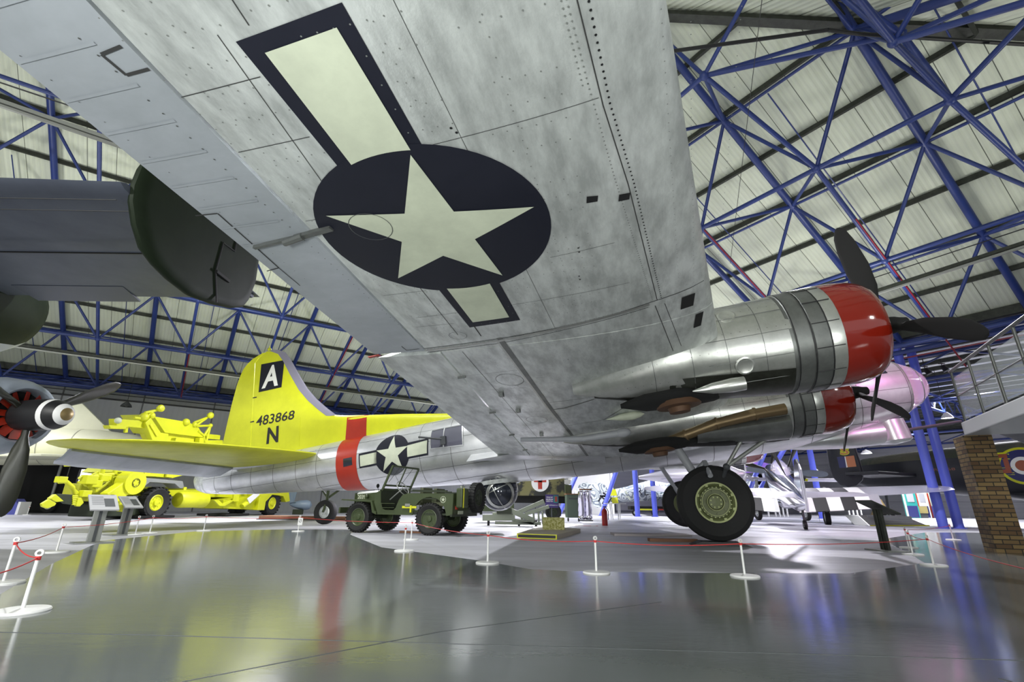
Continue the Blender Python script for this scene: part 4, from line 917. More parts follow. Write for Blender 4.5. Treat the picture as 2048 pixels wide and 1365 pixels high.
MB().box((0, .55, .82), (.9, .2, .03)).box((0, -.55, .82), (.9, .2, .03)).build('wheel_box', 'olive_dark', fc, kind='stuff')
MB().loft([[(x, -w, .70), (x, w, .70), (x, w, h-.06), (x, w*.8, h), (x, -w*.8, h), (x, -w, h-.06)] for x, w, h in ((1.46, .56, 1.03), (1.7, .50, 1.02), (2.38, .40, .97))]).build('bonnet', 'olive', fc)
MB().box((1.45, 0, .82), (.05, 1.3, .42)).build('dashboard', 'olive_dark', fc)
gr = MB().box((2.40, 0, .74), (.03, .84, .40)).build('grille', 'olive', fc); mb = MB()
for k in range(9): mb.box((2.42, -.28+k*.07, .74), (.02, .03, .28))
mb.build('grille_slot', 'black', gr, kind='stuff')
for sy in (1, -1):
    MB().prism([(1.50, sy*.44, .50), (1.56, sy*.44, .52), (1.66, sy*.44, .76), (2.60, sy*.44, .79), (2.62, sy*.44, .76), (1.70, sy*.44, .73), (1.62, sy*.44, .48), (1.50, sy*.44, .44)], (0, sy*.24, 0)).build('front_wing', 'olive', fc)
    MB().lathe([(0, .07), (.05, .08), (.07, .075), (.07, 0)], (2.40, sy*.27, .82), (1, 0, 0), 16).build('headlamp', 'olive_dark', fc, smooth=True)
    MB().tube((1.95, sy*.52, .84), (1.95, sy*.52, .90), .045).ball((1.95, sy*.52, .86), .05, 10, 6).build('marker_lamp', 'olive', fc, smooth=True)
    MB().box((-.64, sy*.5, .62), (.03, .08, .08)).build('tail_lamp', 'red', fc, label='red tail lamp')
MB().box((2.66, 0, .52), (.05, 1.3, .14)).build('bumper', 'olive', fc)
for x in (0, 2.06):
    for sy in (1, -1):
        w_ = wheel(fc, (x, sy*.60, .365), (0, sy, 0), .355, .17, 'road_wheel', hub='olive', hubf=.60, tread=30)
MB().tube((0, -.55, .365), (0, .55, .365), .05).tube((2.06, -.55, .365), (2.06, .55, .365), .05).ball((0, 0, .365), .13, 12, 8).ball((2.06, .15, .365), .13, 12, 8).build('axle', 'olive_dark', fc, smooth=True, kind='stuff')
wheel(fc, (-.82, -.20, .86), (-1, 0, 0), .35, .17, 'spare_wheel', hub='olive_dark', hubf=.58, tread=30)
jc = MB().box((-.74, .42, .84), (.17, .34, .44)).build('jerry_can', 'olive', fc, bevel=.03)
mb = MB()
for q in (-.07, 0, .07): mb.tube((-.74, .42+q, 1.06), (-.74, .42+q, 1.10), .012, n=6)
mb.bar((-.74, .33, 1.10), (-.74, .51, 1.10), .03, .02); mb.build('can_handle', 'cream', jc, kind='stuff'); MB().box((-.83, .52, .84), (.01, .04, .44)).build('can_strap', 'yellow_dull', jc)
# windscreen
wsf = MB(); a0, a1 = V((1.44, 0, 1.0)), V((1.18, 0, 1.60))
for sy in (-.60, .60): wsf.bar(a0+V((0, sy, 0)), a1+V((0, sy, 0)), .035, .05)
for f in (0.06, .22, 1): p = a0+(a1-a0)*f; wsf.bar(p+V((0, -.6, 0)), p+V((0, .6, 0)), .03, .045)
p, q = a0+(a1-a0)*.22, a1; wsf.bar(p, q, .02, .03)
wf_ = wsf.build('windscreen_frame', 'olive', fc)
mb = MB(); mb.add([p+V((0, -.58, 0)), p+V((0, .58, 0)), q+V((0, .58, 0)), q+V((0, -.58, 0))], [(0, 1, 2, 3)]); mb.build('windscreen_glass', 'glass', wf_)
mb = MB()
for sy in (-.3, .3): mb.tube(q+V((-.02, sy, 0)), p+V((-.02, sy+.16, .08)), .006, n=5)
mb.build('wiper', 'black', wf_, kind='stuff')
c = V((1.02, .32, 1.06)); ax = V((-.80, 0, .60)).normalized(); sw = MB(); x = ax.orthogonal().normalized(); y = ax.cross(x)
ringc = [c+(x*math.cos(t)+y*math.sin(t))*.205 for t in [2*math.pi*k/24 for k in range(25)]]
sw.path(ringc, .012, 6)
for k in range(3): t_ = 2*math.pi*k/3; sw.tube(c, c+(x*math.cos(t_)+y*math.sin(t_))*.2, .007, n=5)
sw.tube(c, c-ax*.45, .016, n=8); sw.build('steering_wheel', 'galvanised', fc, smooth=True)
for sy in (.32, -.32): MB().box((.55, sy, .72), (.42, .42, .10)).box((.32, sy, .90), (.08, .42, .34)).build('seat', 'canvas', fc, kind=None)
MB().box((-.1, 0, .70), (.4, .8, .1)).build('rear_seat', 'canvas', fc)
MB().path([(-.58, -.66, .97), (.55, -.66, .99)], .014, 6).build('grab_rail', 'olive_dark', fc); mb = MB().path([(-.58, .66, .97), (.55, .66, .99), (.60, .64, .99)], .014, 6); mb.bar((-.45, .65, .985), (.5, .65, 1.0), .05, .05); mb.build('folded_hood_bow', 'olive_dark', fc, smooth=True)
MB().tube((1.46, .70, .98), (1.48, .74, 1.08), .008, n=5).lathe([(0, 0), (0, .05), (.012, .05), (.012, 0)], (1.48, .74, 1.11), (-1, .1, 0), 14).build('mirror', 'black', fc, kind='stuff')
mb = MB().bar((.35, .675, .62), (.75, .675, .62), .02, .05).bar((.50, .68, .66), (.5, .68, .50), .03, .04); mb.build('pioneer_tool', 'yellow_dull', fc); MB().box((.60, .675, .66), (.14, .02, .08)).build('tool_clamp', 'galvanised', fc)
for zz in (.54, .60, .70): MB().bar((.98, .672, zz), (1.40, .672, zz), .01, .012).build('side_rib', 'olive', fc)
fp = lambda yy: (lambda a, b: V((a, yy, b)))
st_ = decal('hood_star', poly_star(-.36, .80, .06, math.pi/2), fp(.664), 'cream', fc, 0, kind='stuff'); decal('star_ring', ringp(-.36, .80, .066, .076, 24), fp(.664), 'cream', fc, 0)
def bonnet(a, b): return V((a, .40+(2.38-a)*.174/1.0*.62+.012, b))
ltr('registration_number', '20399193-S', [(2.32, .80), (1.66, .80), (1.66, .90), (2.32, .90)], 'cream', bonnet, .02, 0, fc)
MB().box((-.645, .30, .50), (.01, .26, .10)).build('number_plate', 'cream', fc)
MB().box((-.64, .1, .45), (.06, 1.3, .05)).build('rear_bumper', 'olive_dark', fc)
tag(MB().box((-2.35, 12.9, .02), (.9, .14, .04), Matrix.Rotation(R(-18), 3, 'Z')).build('wheel_chock', 'wood', bevel=.005), 'thin wooden plank lying under the green field car', 'plank')
# ================================================================== things under the bomber
ramp = thing('wheel_ramp', 'dark low ramp plate under the big bomber wheel', 'ramp', (4.12, 10.1, 0), (0, 0, BPSI))
MB().prism([(-.55, -.28, 0), (-.35, -.28, .075), (.35, -.28, .075), (.55, -.28, 0)], (0, .56, 0)).build('plate', 'black', ramp)
t = thing('timber_board', 'brown timber board on the floor before the bomber wheel', 'board', (*gz(1345, 1084)[:2], 0), (0, 0, R(-3))); MB().box((0, 0, .03), (1.0, .22, .06)).build('board', 'wood', t)
t = thing('base_board', 'pale grey base board between pallet and bomber wheel', 'board', (*gz(1300, 1072)[:2], 0), (0, 0, R(-3))); MB().box((0, 0, .025), (1.9, .7, .05)).build('board', mat('pale_board', (.42, .38, .38), .6), t)
t = thing('tail_ramp', 'dark brown timber planks under the bomber tail wheel', 'planks', (*gz(605, 1041)[:2], 0), (0, 0, R(-3)))
for k in range(4): MB().box((0, .18*k, .09+.0*k), (3.6, .16, .12)).build('plank', 'wood', t, bevel=.01)
MB().box((0, .3, .015), (3.7, .9, .03)).build('skid', 'dark_grey', t)
P4 = [gz(1034, 1077), gz(1114, 1080), gz(1161, 1066), gz(1082, 1059)]
t = thing('display_pallet', 'low display pallet with yellow and black front edge', 'pallet', P4[0]); M0 = Matrix.Translation(-P4[0])
MB().prism([M0 @ p for p in P4], (0, 0, .10)).build('deck', 'pallet', t)
e = [M0 @ P4[0], M0 @ P4[1]]; d = (e[1]-e[0]); n_ = V((d.y, -d.x, 0)).normalized()*.006
MB().bar(e[0]+n_+V((0, 0, .05)), e[1]+n_+V((0, 0, .05)), .004, .095).build('edge_frame', 'yellow', t); MB().bar(e[0]+n_*1.8+d*.03+V((0, 0, .05)), e[0]+n_*1.8+d*.97+V((0, 0, .05)), .004, .06).build('edge_slot', 'black', t)
stn = mat('lichen_block', (.50, .48, .24), .9, noise=((22, 22, 22), .12, (.20, .20, .03)), bump=((30, 30, 30), .5))
pb = (P4[0]+P4[1]+P4[2]+P4[3])/4+V((.12, .25, .10)); t = thing('plinth_block', 'speckled yellow-green block standing on the low pallet', 'block', pb); MB().box((0, 0, .15), (.56, .25, .30)).build('block', stn, t, bevel=.01)
# hoist trolley with crossed beams
Y0 = 17.6
def hp(px, py, Y=Y0): return gy(px, py, Y)
o = gz(1060, 1049); t = thing('bomb_hoist_trolley', 'grey-green hoist trolley with crossed beams behind the pallet', 'trolley', o); M0 = Matrix.Translation(-o)
for a, b, r, n in (((1008, 1016), (1068, 1042), .085, 'beam'), ((1036, 1026), (1088, 1003), .07, 'beam'), ((1050, 1029), (1098, 1014), .06, 'beam'), ((1024, 1040), (1068, 1047), .05, 'beam'), ((965, 1036), (1030, 1036), .10, 'chassis_rail'), ((985, 1029), (1030, 1028), .06, 'chassis_rail'), ((990, 1046), (1082, 1048), .05, 'chassis_rail')):
    MB().bar(M0 @ hp(*a), M0 @ hp(*b), r*1.4, r*2).build(n, mat('hoist_green', (.24, .27, .20), .45), t, bevel=.01)
for px in (1044, 1068, 1078, 1086): MB().tube(M0 @ hp(px, 1050), M0 @ hp(px-1, 1024), .035).build('support_leg', 'hoist_green', t, smooth=True)
for px, py in ((1038, 1046), (977, 1047), (1072, 1047)): wheel(t, M0 @ hp(px, py, Y0+.2)-V((0, 0, .0)), (1, 0, 0), .11, .08, 'castor', hub='dark_grey')
MB().tube(M0 @ hp(1010, 1012), M0 @ hp(1006, 1020), .05).box(M0 @ hp(1008, 1022), (.5, .3, .2)).build('hoist_head', 'olive_dark', t)
tag(MB().bar(hp(1150, 1054.5, 18.3), hp(1196, 1054.5, 18.3), .09, .07).build('floor_marker', mat('hazard', (.45, .06, .05), .6, noise=((9, 1, 1), .02, (.6, .5, .45)))), 'red and white striped kerb strip right of the speckled block', 'floor marker')
tag(MB().bar(hp(1083, 1053, 18.3), hp(1096, 1053, 18.3), .09, .07).build('floor_marker', 'hazard'), 'short red and white striped strip left of the speckled block', 'floor marker')
# slatted olive panel, grey wing and ambulance behind the ball turret
t = thing('slatted_crate', 'olive slatted crate behind the ball turret', 'crate', gz(985, 1036)); o = t.location; s = 20.5
for k in range(5): a, b = gy(955, 998+k*5.5, s)-o, gy(1028, 998+k*5.5, s)-o; MB().bar(a, b, .9, .105).build('slat', 'olive', t)
MB().bar(gy(962, 1030, s)-o, gy(962, 998, s)-o, .1, .1).bar(gy(1024, 1034, s)-o, gy(1024, 998, s)-o, .1, .1).build('corner_post', 'olive_dark', t, kind='stuff')
am = thing('ambulance', 'camouflaged field ambulance with red cross behind the hoist trolley', 'ambulance', (*gy(1085, 1020, 24)[:2], 0)); o = am.location; x0, x1 = gy(1000, 960, 24).x-o.x, gy(1131, 960, 24).x-o.x
camo = mat('ambulance_camo', (.16, .15, .06), .6, noise=((1.1, 1.1, 1.1), .03, (.02, .022, .02)))
MB().box(((x0+x1)/2, .9, 1.85), (x1-x0, 1.9, 1.5)).build('body', camo, am, bevel=.04)
MB().box(((x0+x1)/2, .9, .95), (x1-x0, 1.7, .35)).build('chassis', 'matte_black', am)
wheel(am, (gy(1107, 1020, 24).x-o.x, .1, .38), (0, -1, 0), .38, .22, 'road_wheel', hub='olive_dark'); wheel(am, (x0+.3, .1, .38), (0, -1, 0), .38, .22, 'road_wheel', hub='olive_dark')
cx_, cz_ = gy(1080, 966, 24).x-o.x, gy(1080, 966, 24).z; q = decal('red_cross_disc', [disc(cx_, cz_, .42, 32)], fp(-.055), 'white_paint', am, 0)
decal('red_cross', [[(cx_-.10, cz_-.30), (cx_+.10, cz_-.30), (cx_+.10, cz_+.3), (cx_-.1, cz_+.3)], [(cx_-.30, cz_+.02), (cx_+.30, cz_+.02), (cx_+.30, cz_+.2), (cx_-.3, cz_+.2)]], fp(-.06), 'red', q, 0)
# banner, cabinet with drums, fire extinguisher, table
b0 = gy(1104, 1049, 18.6); t = thing('banner_stand', 'dark blue museum banner beside the crossed beams', 'banner', (b0.x, b0.y, 0)); o = t.location
A, Bq = gy(1091, 1016, 18.6)-o, gy(1117, 990, 18.6)-o
bn = MB().box(((A.x+Bq.x)/2, 0, (A.z+Bq.z)/2), (Bq.x-A.x, .02, Bq.z-A.z)).build('banner', mat('banner_blue', (.05, .03, .16), .5), t)
w = Bq.x-A.x; h = Bq.z-A.z; fz = lambda a, b: V((A.x+a*w, -.014, A.z+b*h))
decal('banner_picture', [[(.62, .38), (.96, .36), (.96, .92), (.62, .94)]], fz, mat('teal', (.02, .25, .22), .5), bn, 0); decal('banner_emblem', [[(.70, .45), (.90, .45), (.90, .86), (.70, .86)]], lambda a, b: fz(a, b)-V((0, .003, 0)), 'red', bn, 0)
for k, (tx, y) in enumerate((('YOUR RAF', .74), ('MUSEUM', .58), ('NEEDS YOU', .44), ('www.rafmuseum.org', .14))): decal('banner_lettering', quad_map(text_polys(tx, 0, 0, 1, 1, .02), [(.06, y), (.56 if k < 3 else .94, y), (.56 if k < 3 else .94, y+.1), (.06, y+.1)]), fz, 'white_paint', bn, 0)
MB().tube((0, .05, 0), (0, .05, A.z+h), .02).tube((-.25, .05, .02), (.25, .05, .02), .02).build('stand', 'dark_grey', t)
c0 = gz(1148, 1044); t = thing('tool_cabinet', 'grey-green steel cabinet on castors right of the banner', 'cabinet', c0, (0, 0, R(4))); S = c0.y/18.6
a = gy(1132, 993, c0.y); b = gy(1160, 1040, c0.y); w = b.x-a.x; h = a.z-b.z
MB().box((0, .25, h/2+.16), (w, .5, h)).build('body', mat('cabinet_green', (.10, .14, .10), .35, .2), t, bevel=.02); MB().box((0, .25, h+.18), (w*1.06, .54, .04)).build('top', 'wood', t); MB().box((0, -.015, h-.02), (w*.7, .03, .05)).build('handle', 'dark_grey', t)
for sx in (-1, 1): wheel(t, (sx*w*.4, .1, .08), (1, 0, 0), .08, .05, 'castor', hub='dark_grey')
c1 = gz(1171, 1047); t = thing('polished_drum', 'polished reflective drums right of the steel cabinet', 'drum', c1)
for k, dx in enumerate((-.14, .14)): MB().lathe([(0, 0), (0, .12), (.06, .16), (.3, .14), (.34, .16), (.62, .13), (.66, .15), (1.12, .14), (1.16, .0)], (dx, 0, .14), n=24).build('drum', mat('chrome', (.8, .78, .9), .08, 1.0), t, smooth=True)
MB().box((0, 0, .10), (.6, .3, .04)).build('trolley_base', 'black', t); MB().box((.05, 0, 1.34), (.5, .3, .05)).build('shelf', 'wood', t)
c2 = V((a.x+.10, c0.y+.35, h+.20)); t = thing('olive_box', 'olive box stacked on the steel cabinet', 'box', c2); MB().box((.05, 0, .2), (.30, .25, .40)).build('box', 'olive', t, bevel=.01)
t = thing('notice_board', 'white notice sheets above the olive box', 'notice', c2+V((0, .2, .42)))
for k in range(2): MB().box((.05, 0, .12+k*.24), (.30, .01, .21)).build('sheet', 'white_paint', t)
f0 = gz(1210, 1052); t = thing('fire_extinguisher', 'tall red fire extinguisher right of the drums', 'fire extinguisher', f0)
MB().lathe([(0, 0), (0, .10), (.02, .105), (.50, .105), (.57, .07), (.60, .03), (.64, .03), (.64, 0)], n=20).build('cylinder', mat('extinguisher_red', (.30, .01, .01), .3), t, smooth=True)
MB().box((.02, 0, .66), (.12, .03, .03)).path([(.06, 0, .66), (.15, 0, .5), (.13, 0, .2)], .014).build('valve_and_hose', 'black', t, smooth=True)
t0 = gz(1233, 1040); t = thing('work_table', 'white folding table in front of the camouflaged fighter tail', 'table', t0); w = 1.1
MB().box((0, .2, .80), (w*1.0, .5, .04)).build('tabletop', 'white_paint', t)
for sx in (-.38, .38):
    for yy in (0, .4): MB().tube((sx*.5, yy, 0), (sx*.6, yy, .79), .03).build('leg', 'white_paint', t, smooth=True)
for k, (px, lab, cc) in enumerate(((1290, 'low dark bomb cart with yellow bar under the lettered fighter', 'yellow'), (1330, 'low dark bomb cart with red rail left of the bomber wheel', 'red'))):
    c = gz(px, 1033); t = thing('bomb_cart', lab, 'cart', c); MB().box((0, .4, .55), (2.0, .9, .25)).build('bed', 'matte_black', t); MB().box((0, -.08, .45), (1.4, .05, .10)).build('rail', cc, t)
    for sx in (-.7, .7): wheel(t, (sx, 0, .22), (0, -1, 0), .22, .12, 'cart_wheel', hub='cream')
t = thing('finned_bomb', 'blue-grey finned bomb lying between crane truck and bomber tail wheel', 'bomb', (*gz(590, 1030)[:2], 0)); 
p, q = V((-.4, .0, .55)), V((.55, .35, .52)); bp_ = mat('bomb_grey', (.16, .21, .27), .4)
MB().lathe([(0, .02), (.15, .12), (.5, .24), (.9, .28), (1.1, .22), (1.2, .0)], p, q-p, 24).build('bomb_body', bp_, t, smooth=True)
for s_, e_ in (((.3, .0, .8), 0), ((.35, -.1, .10), 1), ((-.05, .3, .75), 2)): MB().prism([p+V((0, 0, .03)), p+V((.2, .05, 0)), p+V(s_)*1.15, p+V(s_)*.9-V((.25, 0, 0))], (.0, .03, 0)).build('tail_fin', bp_, t)
MB().box((.1, .1, .14), (.5, .3, .28)).build('cradle', 'olive_dark', t)
# ================================================================== yellow crane truck
yl = 'yellow'
TO = gz(318, 1038); ta = V((.18, .983, 0)); tl = V((-.983, .18, 0))
truck = thing('crane_truck', 'bright yellow military crane truck with big tyres behind the bomber tailplane', 'truck', (TO.x, TO.y, 0), (0, 0, math.atan2(ta.y, ta.x)))
def tp(px, py, dy=0.):
    r = ray(px, py); P = TO+tl*dy; k = (P-C0).dot(tl)/r.dot(tl); W_ = C0+r*k-V((TO.x, TO.y, 0)); return V((W_.dot(ta), dy, W_.z))
for px, py in ((318, 1007), (549, 1006)):
    c = tp(px, py); c.z = .60
    for dy in (0, 2.2): wheel(truck, V((c.x, dy+(.25 if dy == 0 else 0), .60)), (0, -1, 0), .60, .42, 'road_wheel', hub=yl, hubf=.52, tread=22)
L = tp(549, 1006).x
MB().box((L/2, 1.2, 1.0), (L+2.6, .9, .28)).build('chassis', yl, truck, bevel=.02)
for x_ in (L*.12, L*.5, L*.75): MB().box((x_, 1.1, 1.18), (.14, 2.4, .12)).build('cross_member', yl, truck)
def poly(name, pts, th, m=yl, dy=0.): return MB().prism([tp(a, b, dy) for a, b in pts], (0, th, 0)).build(name, m, truck, bevel=.015)
poly('mudguard', [(268, 962), (285, 956), (366, 963), (369, 978), (360, 977), (350, 968), (300, 965), (287, 975), (268, 974)], .6, 'galvanised', -.05)
tw_ = tp(421, 1000).x-tp(364, 1000).x; MB().lathe([(0, 0), (.03, .28), (.10, .33), (tw_-.1, .33), (tw_-.03, .28), (tw_, 0)], tp(364, 1000, .0)+V((0, .25, 0)), (1, 0, 0), 24).build('fuel_tank', yl, truck, smooth=True)
poly('side_locker', [(447, 1000), (530, 990), (530, 1021), (447, 1018)], 1.6, yl, .2)
poly('rear_wing', [(520, 988), (578, 984), (580, 1003), (572, 1005), (567, 993), (545, 990), (532, 1004), (529, 1021), (515, 1021)], .7)
poly('support_strut', [(428, 1001), (438, 1001), (446, 1008), (462, 1001), (470, 1001), (450, 1013), (440, 1013)], .1)
poly('step_frame', [(468, 989), (479, 989), (478, 1004), (467, 1004)], .08)
MB().tube(tp(484, 1014, -.1), tp(517, 990, -.1), .13, n=12).build('hydraulic_jack', yl, truck, smooth=True); poly('jack_shield', [(495, 998), (513, 985), (520, 990), (500, 1008)], .05, 'white_paint', -.25)
for px in (478, 320): MB().box((tp(px, 1020).x, .8, .07), (1.6, 1.6, .10)).build('outrigger_pad', 'matte_black', truck, bevel=.02)
# main lifting arm on the near side
a, b = tp(212, 1000, -.3), tp(262, 966, -.3)
MB().bar(a, b, .34, .52).build('lifting_arm', yl, truck, bevel=.03); mb = MB().tube(b+V((0, -.22, 0)), b+V((0, .28, 0)), .42, n=24); mb.build('arm_pivot', yl, truck, smooth=True)
mb = MB(); mb.lathe([(0, .15), (.02, .15), (.02, .137), (0, .137)], b+V((0, -.225, .0)), (0, -1, 0), 20)
for k in range(5): t_ = 2*math.pi*k/5; mb.tube(b+V((.10*math.cos(t_), -.23, .10*math.sin(t_))), b+V((.10*math.cos(t_), -.22, .10*math.sin(t_))), .014, n=8)
mb.build('pivot_bolt', 'olive_dark', truck, kind='stuff')
poly('pivot_bracket', [(226, 955), (250, 952), (255, 966), (238, 975), (226, 968)], .5, yl, .1); MB().tube(tp(238, 962, -.0), tp(238, 962, .06), .10, n=16).build('bracket_hole', 'black', truck)
# hull under the tailplane and rack on top
poly('lower_hull', [(240, 945), (262, 931), (385, 934), (372, 950), (345, 957), (285, 952)], 1.8, yl, .3)
poly('hull_rib', [(294, 930), (305, 930), (300, 953), (288, 952)], .1, 'yellow_dull', .15); poly('hull_rib', [(340, 932), (350, 932), (345, 956), (333, 955)], .1, 'yellow_dull', .15)
poly('side_rail', [(238, 948), (313, 950), (313, 954), (238, 952)], .12, yl, 0)
poly('container', [(305, 829), (312, 834), (378, 845), (398, 856), (409, 876), (330, 866)], 1.6, yl, .5)
poly('container_belly', [(330, 865), (409, 876), (404, 893), (340, 889)], 1.3, 'yellow_dull', .65)
poly('cradle_arm', [(291, 846), (302, 836), (322, 866), (337, 868), (337, 884), (306, 884)], .25, yl, .35); poly('cradle_arm', [(398, 890), (400, 876), (408, 876), (409, 890)], .25, yl, .35)
poly('arm_web', [(300, 850), (304, 848), (318, 872), (314, 874)], .05, 'yellow_dull', .3)
poly('jib_beam', [(232, 838), (285, 842), (296, 847), (296, 858), (233, 852)], .35, yl, .5); poly('jib_beam', [(218, 851), (257, 853), (257, 859), (221, 858)], .3, yl, .5); poly('jib_beam', [(412, 868), (441, 871), (440, 880), (414, 878)], .35, yl, .5); poly('jib_beam', [(410, 881), (446, 881), (446, 889), (410, 889)], .3, yl, .5)
poly('jib_bracket', [(252, 853), (257, 853), (256, 866), (250, 866)], .1, yl, .5); MB().ball(tp(236, 842, .5), .12, 12, 8).build('jib_roller', 'cream', truck, smooth=True)
def bars(name, segs, r, dy=.5, m=yl):
    for (a, b) in segs: MB().tube(tp(*a, dy), tp(*b, dy), r, n=10).build(name, m, truck, smooth=True)
bars('lamp_arm', [((287, 838), (290, 826)), ((290, 826), (318, 820)), ((296, 832), (308, 822)), ((268, 836), (285, 838)), ((390, 853), (388, 846)), ((388, 846), (414, 836)), ((392, 852), (414, 836)), ((392, 853), (421, 852)), ((421, 852), (407, 874)), ((421, 852), (412, 886)), ((396, 862), (408, 872)), ((407, 874), (411, 887))], .055)
for px, py in ((318, 818), (418, 832)): MB().lathe([(0, .0), (.02, .13), (.14, .15), (.2, .10), (.22, .0)], tp(px, py, .5), (-.2, -1, .1), 16).build('work_lamp', yl, truck, smooth=True)
for px, py, r in ((288, 835, .18), (303, 832, .14), (372, 845, .16), (389, 850, .12), (421, 852, .10)): MB().ball(tp(px, py, .5), r, 12, 8).build('joint', yl, truck, smooth=True)
poly('belly_box', [(353, 876), (370, 877), (373, 886), (350, 885)], .3, yl, .4)
# machinery at the near end
MB().box(tp(190, 986, .4)+V((0, .4, 0)), (1.1, .7, .6)).build('engine_cover', mat('yellow_olive', (.42, .43, .02), .6), truck, bevel=.06)
bars('frame_tube', [((160, 955), (190, 984)), ((132, 964), (146, 976)), ((146, 976), (150, 990)), ((118, 964), (132, 963)), ((190, 984), (214, 966)), ((214, 966), (228, 963)), ((170, 972), (195, 950)), ((180, 975), (205, 952)), ((195, 950), (226, 950)), ((204, 948), (208, 935)), ((228, 950), (233, 930)), ((160, 998), (145, 976)), ((236, 1000), (236, 1010))], .07, .2)
bars('grab_rail', [((150, 972), (200, 946)), ((165, 976), (212, 954)), ((155, 966), (196, 944))], .035, .9)
poly('foot_plate', [(83, 1008), (98, 999), (113, 1007), (110, 1012), (95, 1018), (84, 1014)], .08, yl, -.1); poly('foot_arm', [(100, 998), (112, 989), (128, 1003), (113, 1005)], .15, yl, -.1)
poly('perforated_rack', [(114, 988), (146, 990), (146, 1010), (130, 1008), (114, 996)], .12, 'olive_dark', 0); poly('step_plate', [(156, 996), (163, 996), (168, 1006), (160, 1014), (152, 1013)], .1, yl, -.05)
bars('ladder_rung', [((144, 993+4*k), (155, 993+4*k)) for k in range(5)], .03, 0)
for px, py, s_ in ((206, 957, .22), (213, 956, .18), (122, 960, .2), (178, 960, .3), (190, 968, .25), (170, 988, .22)): MB().box(tp(px, py, .1), (s_*1.4, s_, s_)).build('fitting', yl, truck, bevel=.02)
poly('winch_block', [(232, 1003), (254, 1005), (253, 1020), (246, 1026), (232, 1024)], .6, yl, .3); MB().box(tp(225, 1020, .8), (2.4, 1.0, .45)).build('sump', 'olive_dark', truck, bevel=.04)
poly('upper_bracket', [(137, 928), (146, 927), (145, 933), (136, 934)], .2, yl, .6); bars('chain', [((140, 934), (132, 960))], .012, .6, 'dark_steel')
poly('hanging_link', [(232, 928), (238, 928), (236, 950), (229, 950)], .1, yl, .4)
decal('unit_marking', [[tuple(p[:2]) for p in ((.0, .0), (1, 0), (1, 1), (0, 1))]], lambda u, v: tp(221+u*8, 995-v*5, -.50), 'black', truck, 0)
# ================================================================== cream delta-wing jet
JX, JY = gy(303, 885, 25).x, 25.0
jet = thing('delta_jet', 'cream painted delta-wing jet aircraft behind the crane truck', 'aircraft', (JX, JY, 0), (0, 0, R(187)))
crm = mat('jet_cream', (.66, .66, .48), .5, noise=((.8, .8, .8), .3, (.56, .56, .42)))
jr = lambda x, zc, ry, rz, n=28: [(x, ry*math.cos(2*math.pi*k/n), zc+rz*math.sin(2*math.pi*k/n)) for k in range(n)]
MB().loft([jr(*a) for a in ((0.0, 3.05, .35, .38), (.12, 3.05, .55, .58), (.8, 3.12, .72, .75), (2.5, 3.2, .85, .88), (6, 3.2, .95, .95), (10, 3.1, .9, .9), (11.5, 2.95, .6, .6), (13, 2.8, .1, .1))]).build('fuselage', crm, jet, smooth=True)
MB().prism([(1.9, -.07, 3.9), (5.6, -.07, 4.0), (5.9, -.07, 4.1), (4.25, -.07, 5.35), (3.75, -.07, 5.4)], (0, .14, 0)).build('fin', crm, jet, bevel=.03)
MB().prism([(1.5, .6, 2.62), (1.6, 2.9, 2.6), (2.6, 3.1, 2.6), (9.5, .8, 2.6), (9.5, -.8, 2.6), (2.6, -3.1, 2.6), (1.6, -2.9, 2.6), (1.5, -.6, 2.62)], (0, 0, -.12)).build('delta_wing', crm, jet, bevel=.03)
for x_, y_ in ((5.0, 1.6), (5.0, -1.6), (10.5, 0)):
    MB().tube((x_, y_, 2.6), (x_, y_, .35), .07).build('undercarriage_leg', 'galvanised', jet, smooth=True); wheel(jet, (x_, y_, .35), (0, 1, 0), .35, .2, 'undercarriage_wheel')
jf = lambda u, v: V((u, .955+.0*v, v))
decal('warning_triangle', [[(5.45, 3.35), (5.0, 3.35), (5.22, 3.05)]], jf, 'red', jet, 0); decal('warning_line', [[(5.5, 2.92), (5.0, 2.92), (5.0, 2.96), (5.5, 2.96)]], jf, 'red', jet, 0)
mb = MB()
for s in (3.2, 4.6, 7.0): mb.loft([[(x+dx, y*1.004, 3.2+(z-3.2)*1.004) for x, y, z in jr(s, 3.2, .89 if s < 4 else .93, .90 if s < 4 else .94)] for dx in (0, .02)], False, False)
mb.build('skin_joint', 'dark_grey', jet, kind='stuff')
# ================================================================== radial-engined fighter nose at the left edge
tip = gy(139, 829, 7.9); dn = V((.983, -.17, .0)).normalized()
rot = dn.to_track_quat('X', 'Z').to_euler()
fw = thing('radial_fighter', 'grey radial-engined fighter nose with black striped spinner at the left edge', 'aircraft', (tip-dn*1.0), rot)
bg = mat('fighter_grey', (.27, .31, .36), .38, .2, noise=((2, 2, 2), .3, (.22, .25, .29)))
fl = lambda x, r, rz=None, zc=0, n=36: [(x, r*math.cos(2*math.pi*k/n), zc+(rz or r)*math.sin(2*math.pi*k/n)) for k in range(n)]
MB().loft([fl(-.12, .40), (fl(.06, .42)), fl(.10, .455), fl(.09, .50), fl(.02, .56), fl(-.12, .615), fl(-.4, .66), fl(-.8, .67), fl(-.81, .66), fl(-1.6, .66), fl(-2.6, .62, .68), fl(-4, .5, .66), fl(-6.5, .25, .4), fl(-7.6, .08, .15)], True, True).build('fuselage', bg, fw, smooth=True)
fan = MB().loft([fl(-.10, .41), fl(-.09, .41)]).build('cowling_opening', 'matte_black', fw)
mb = MB()
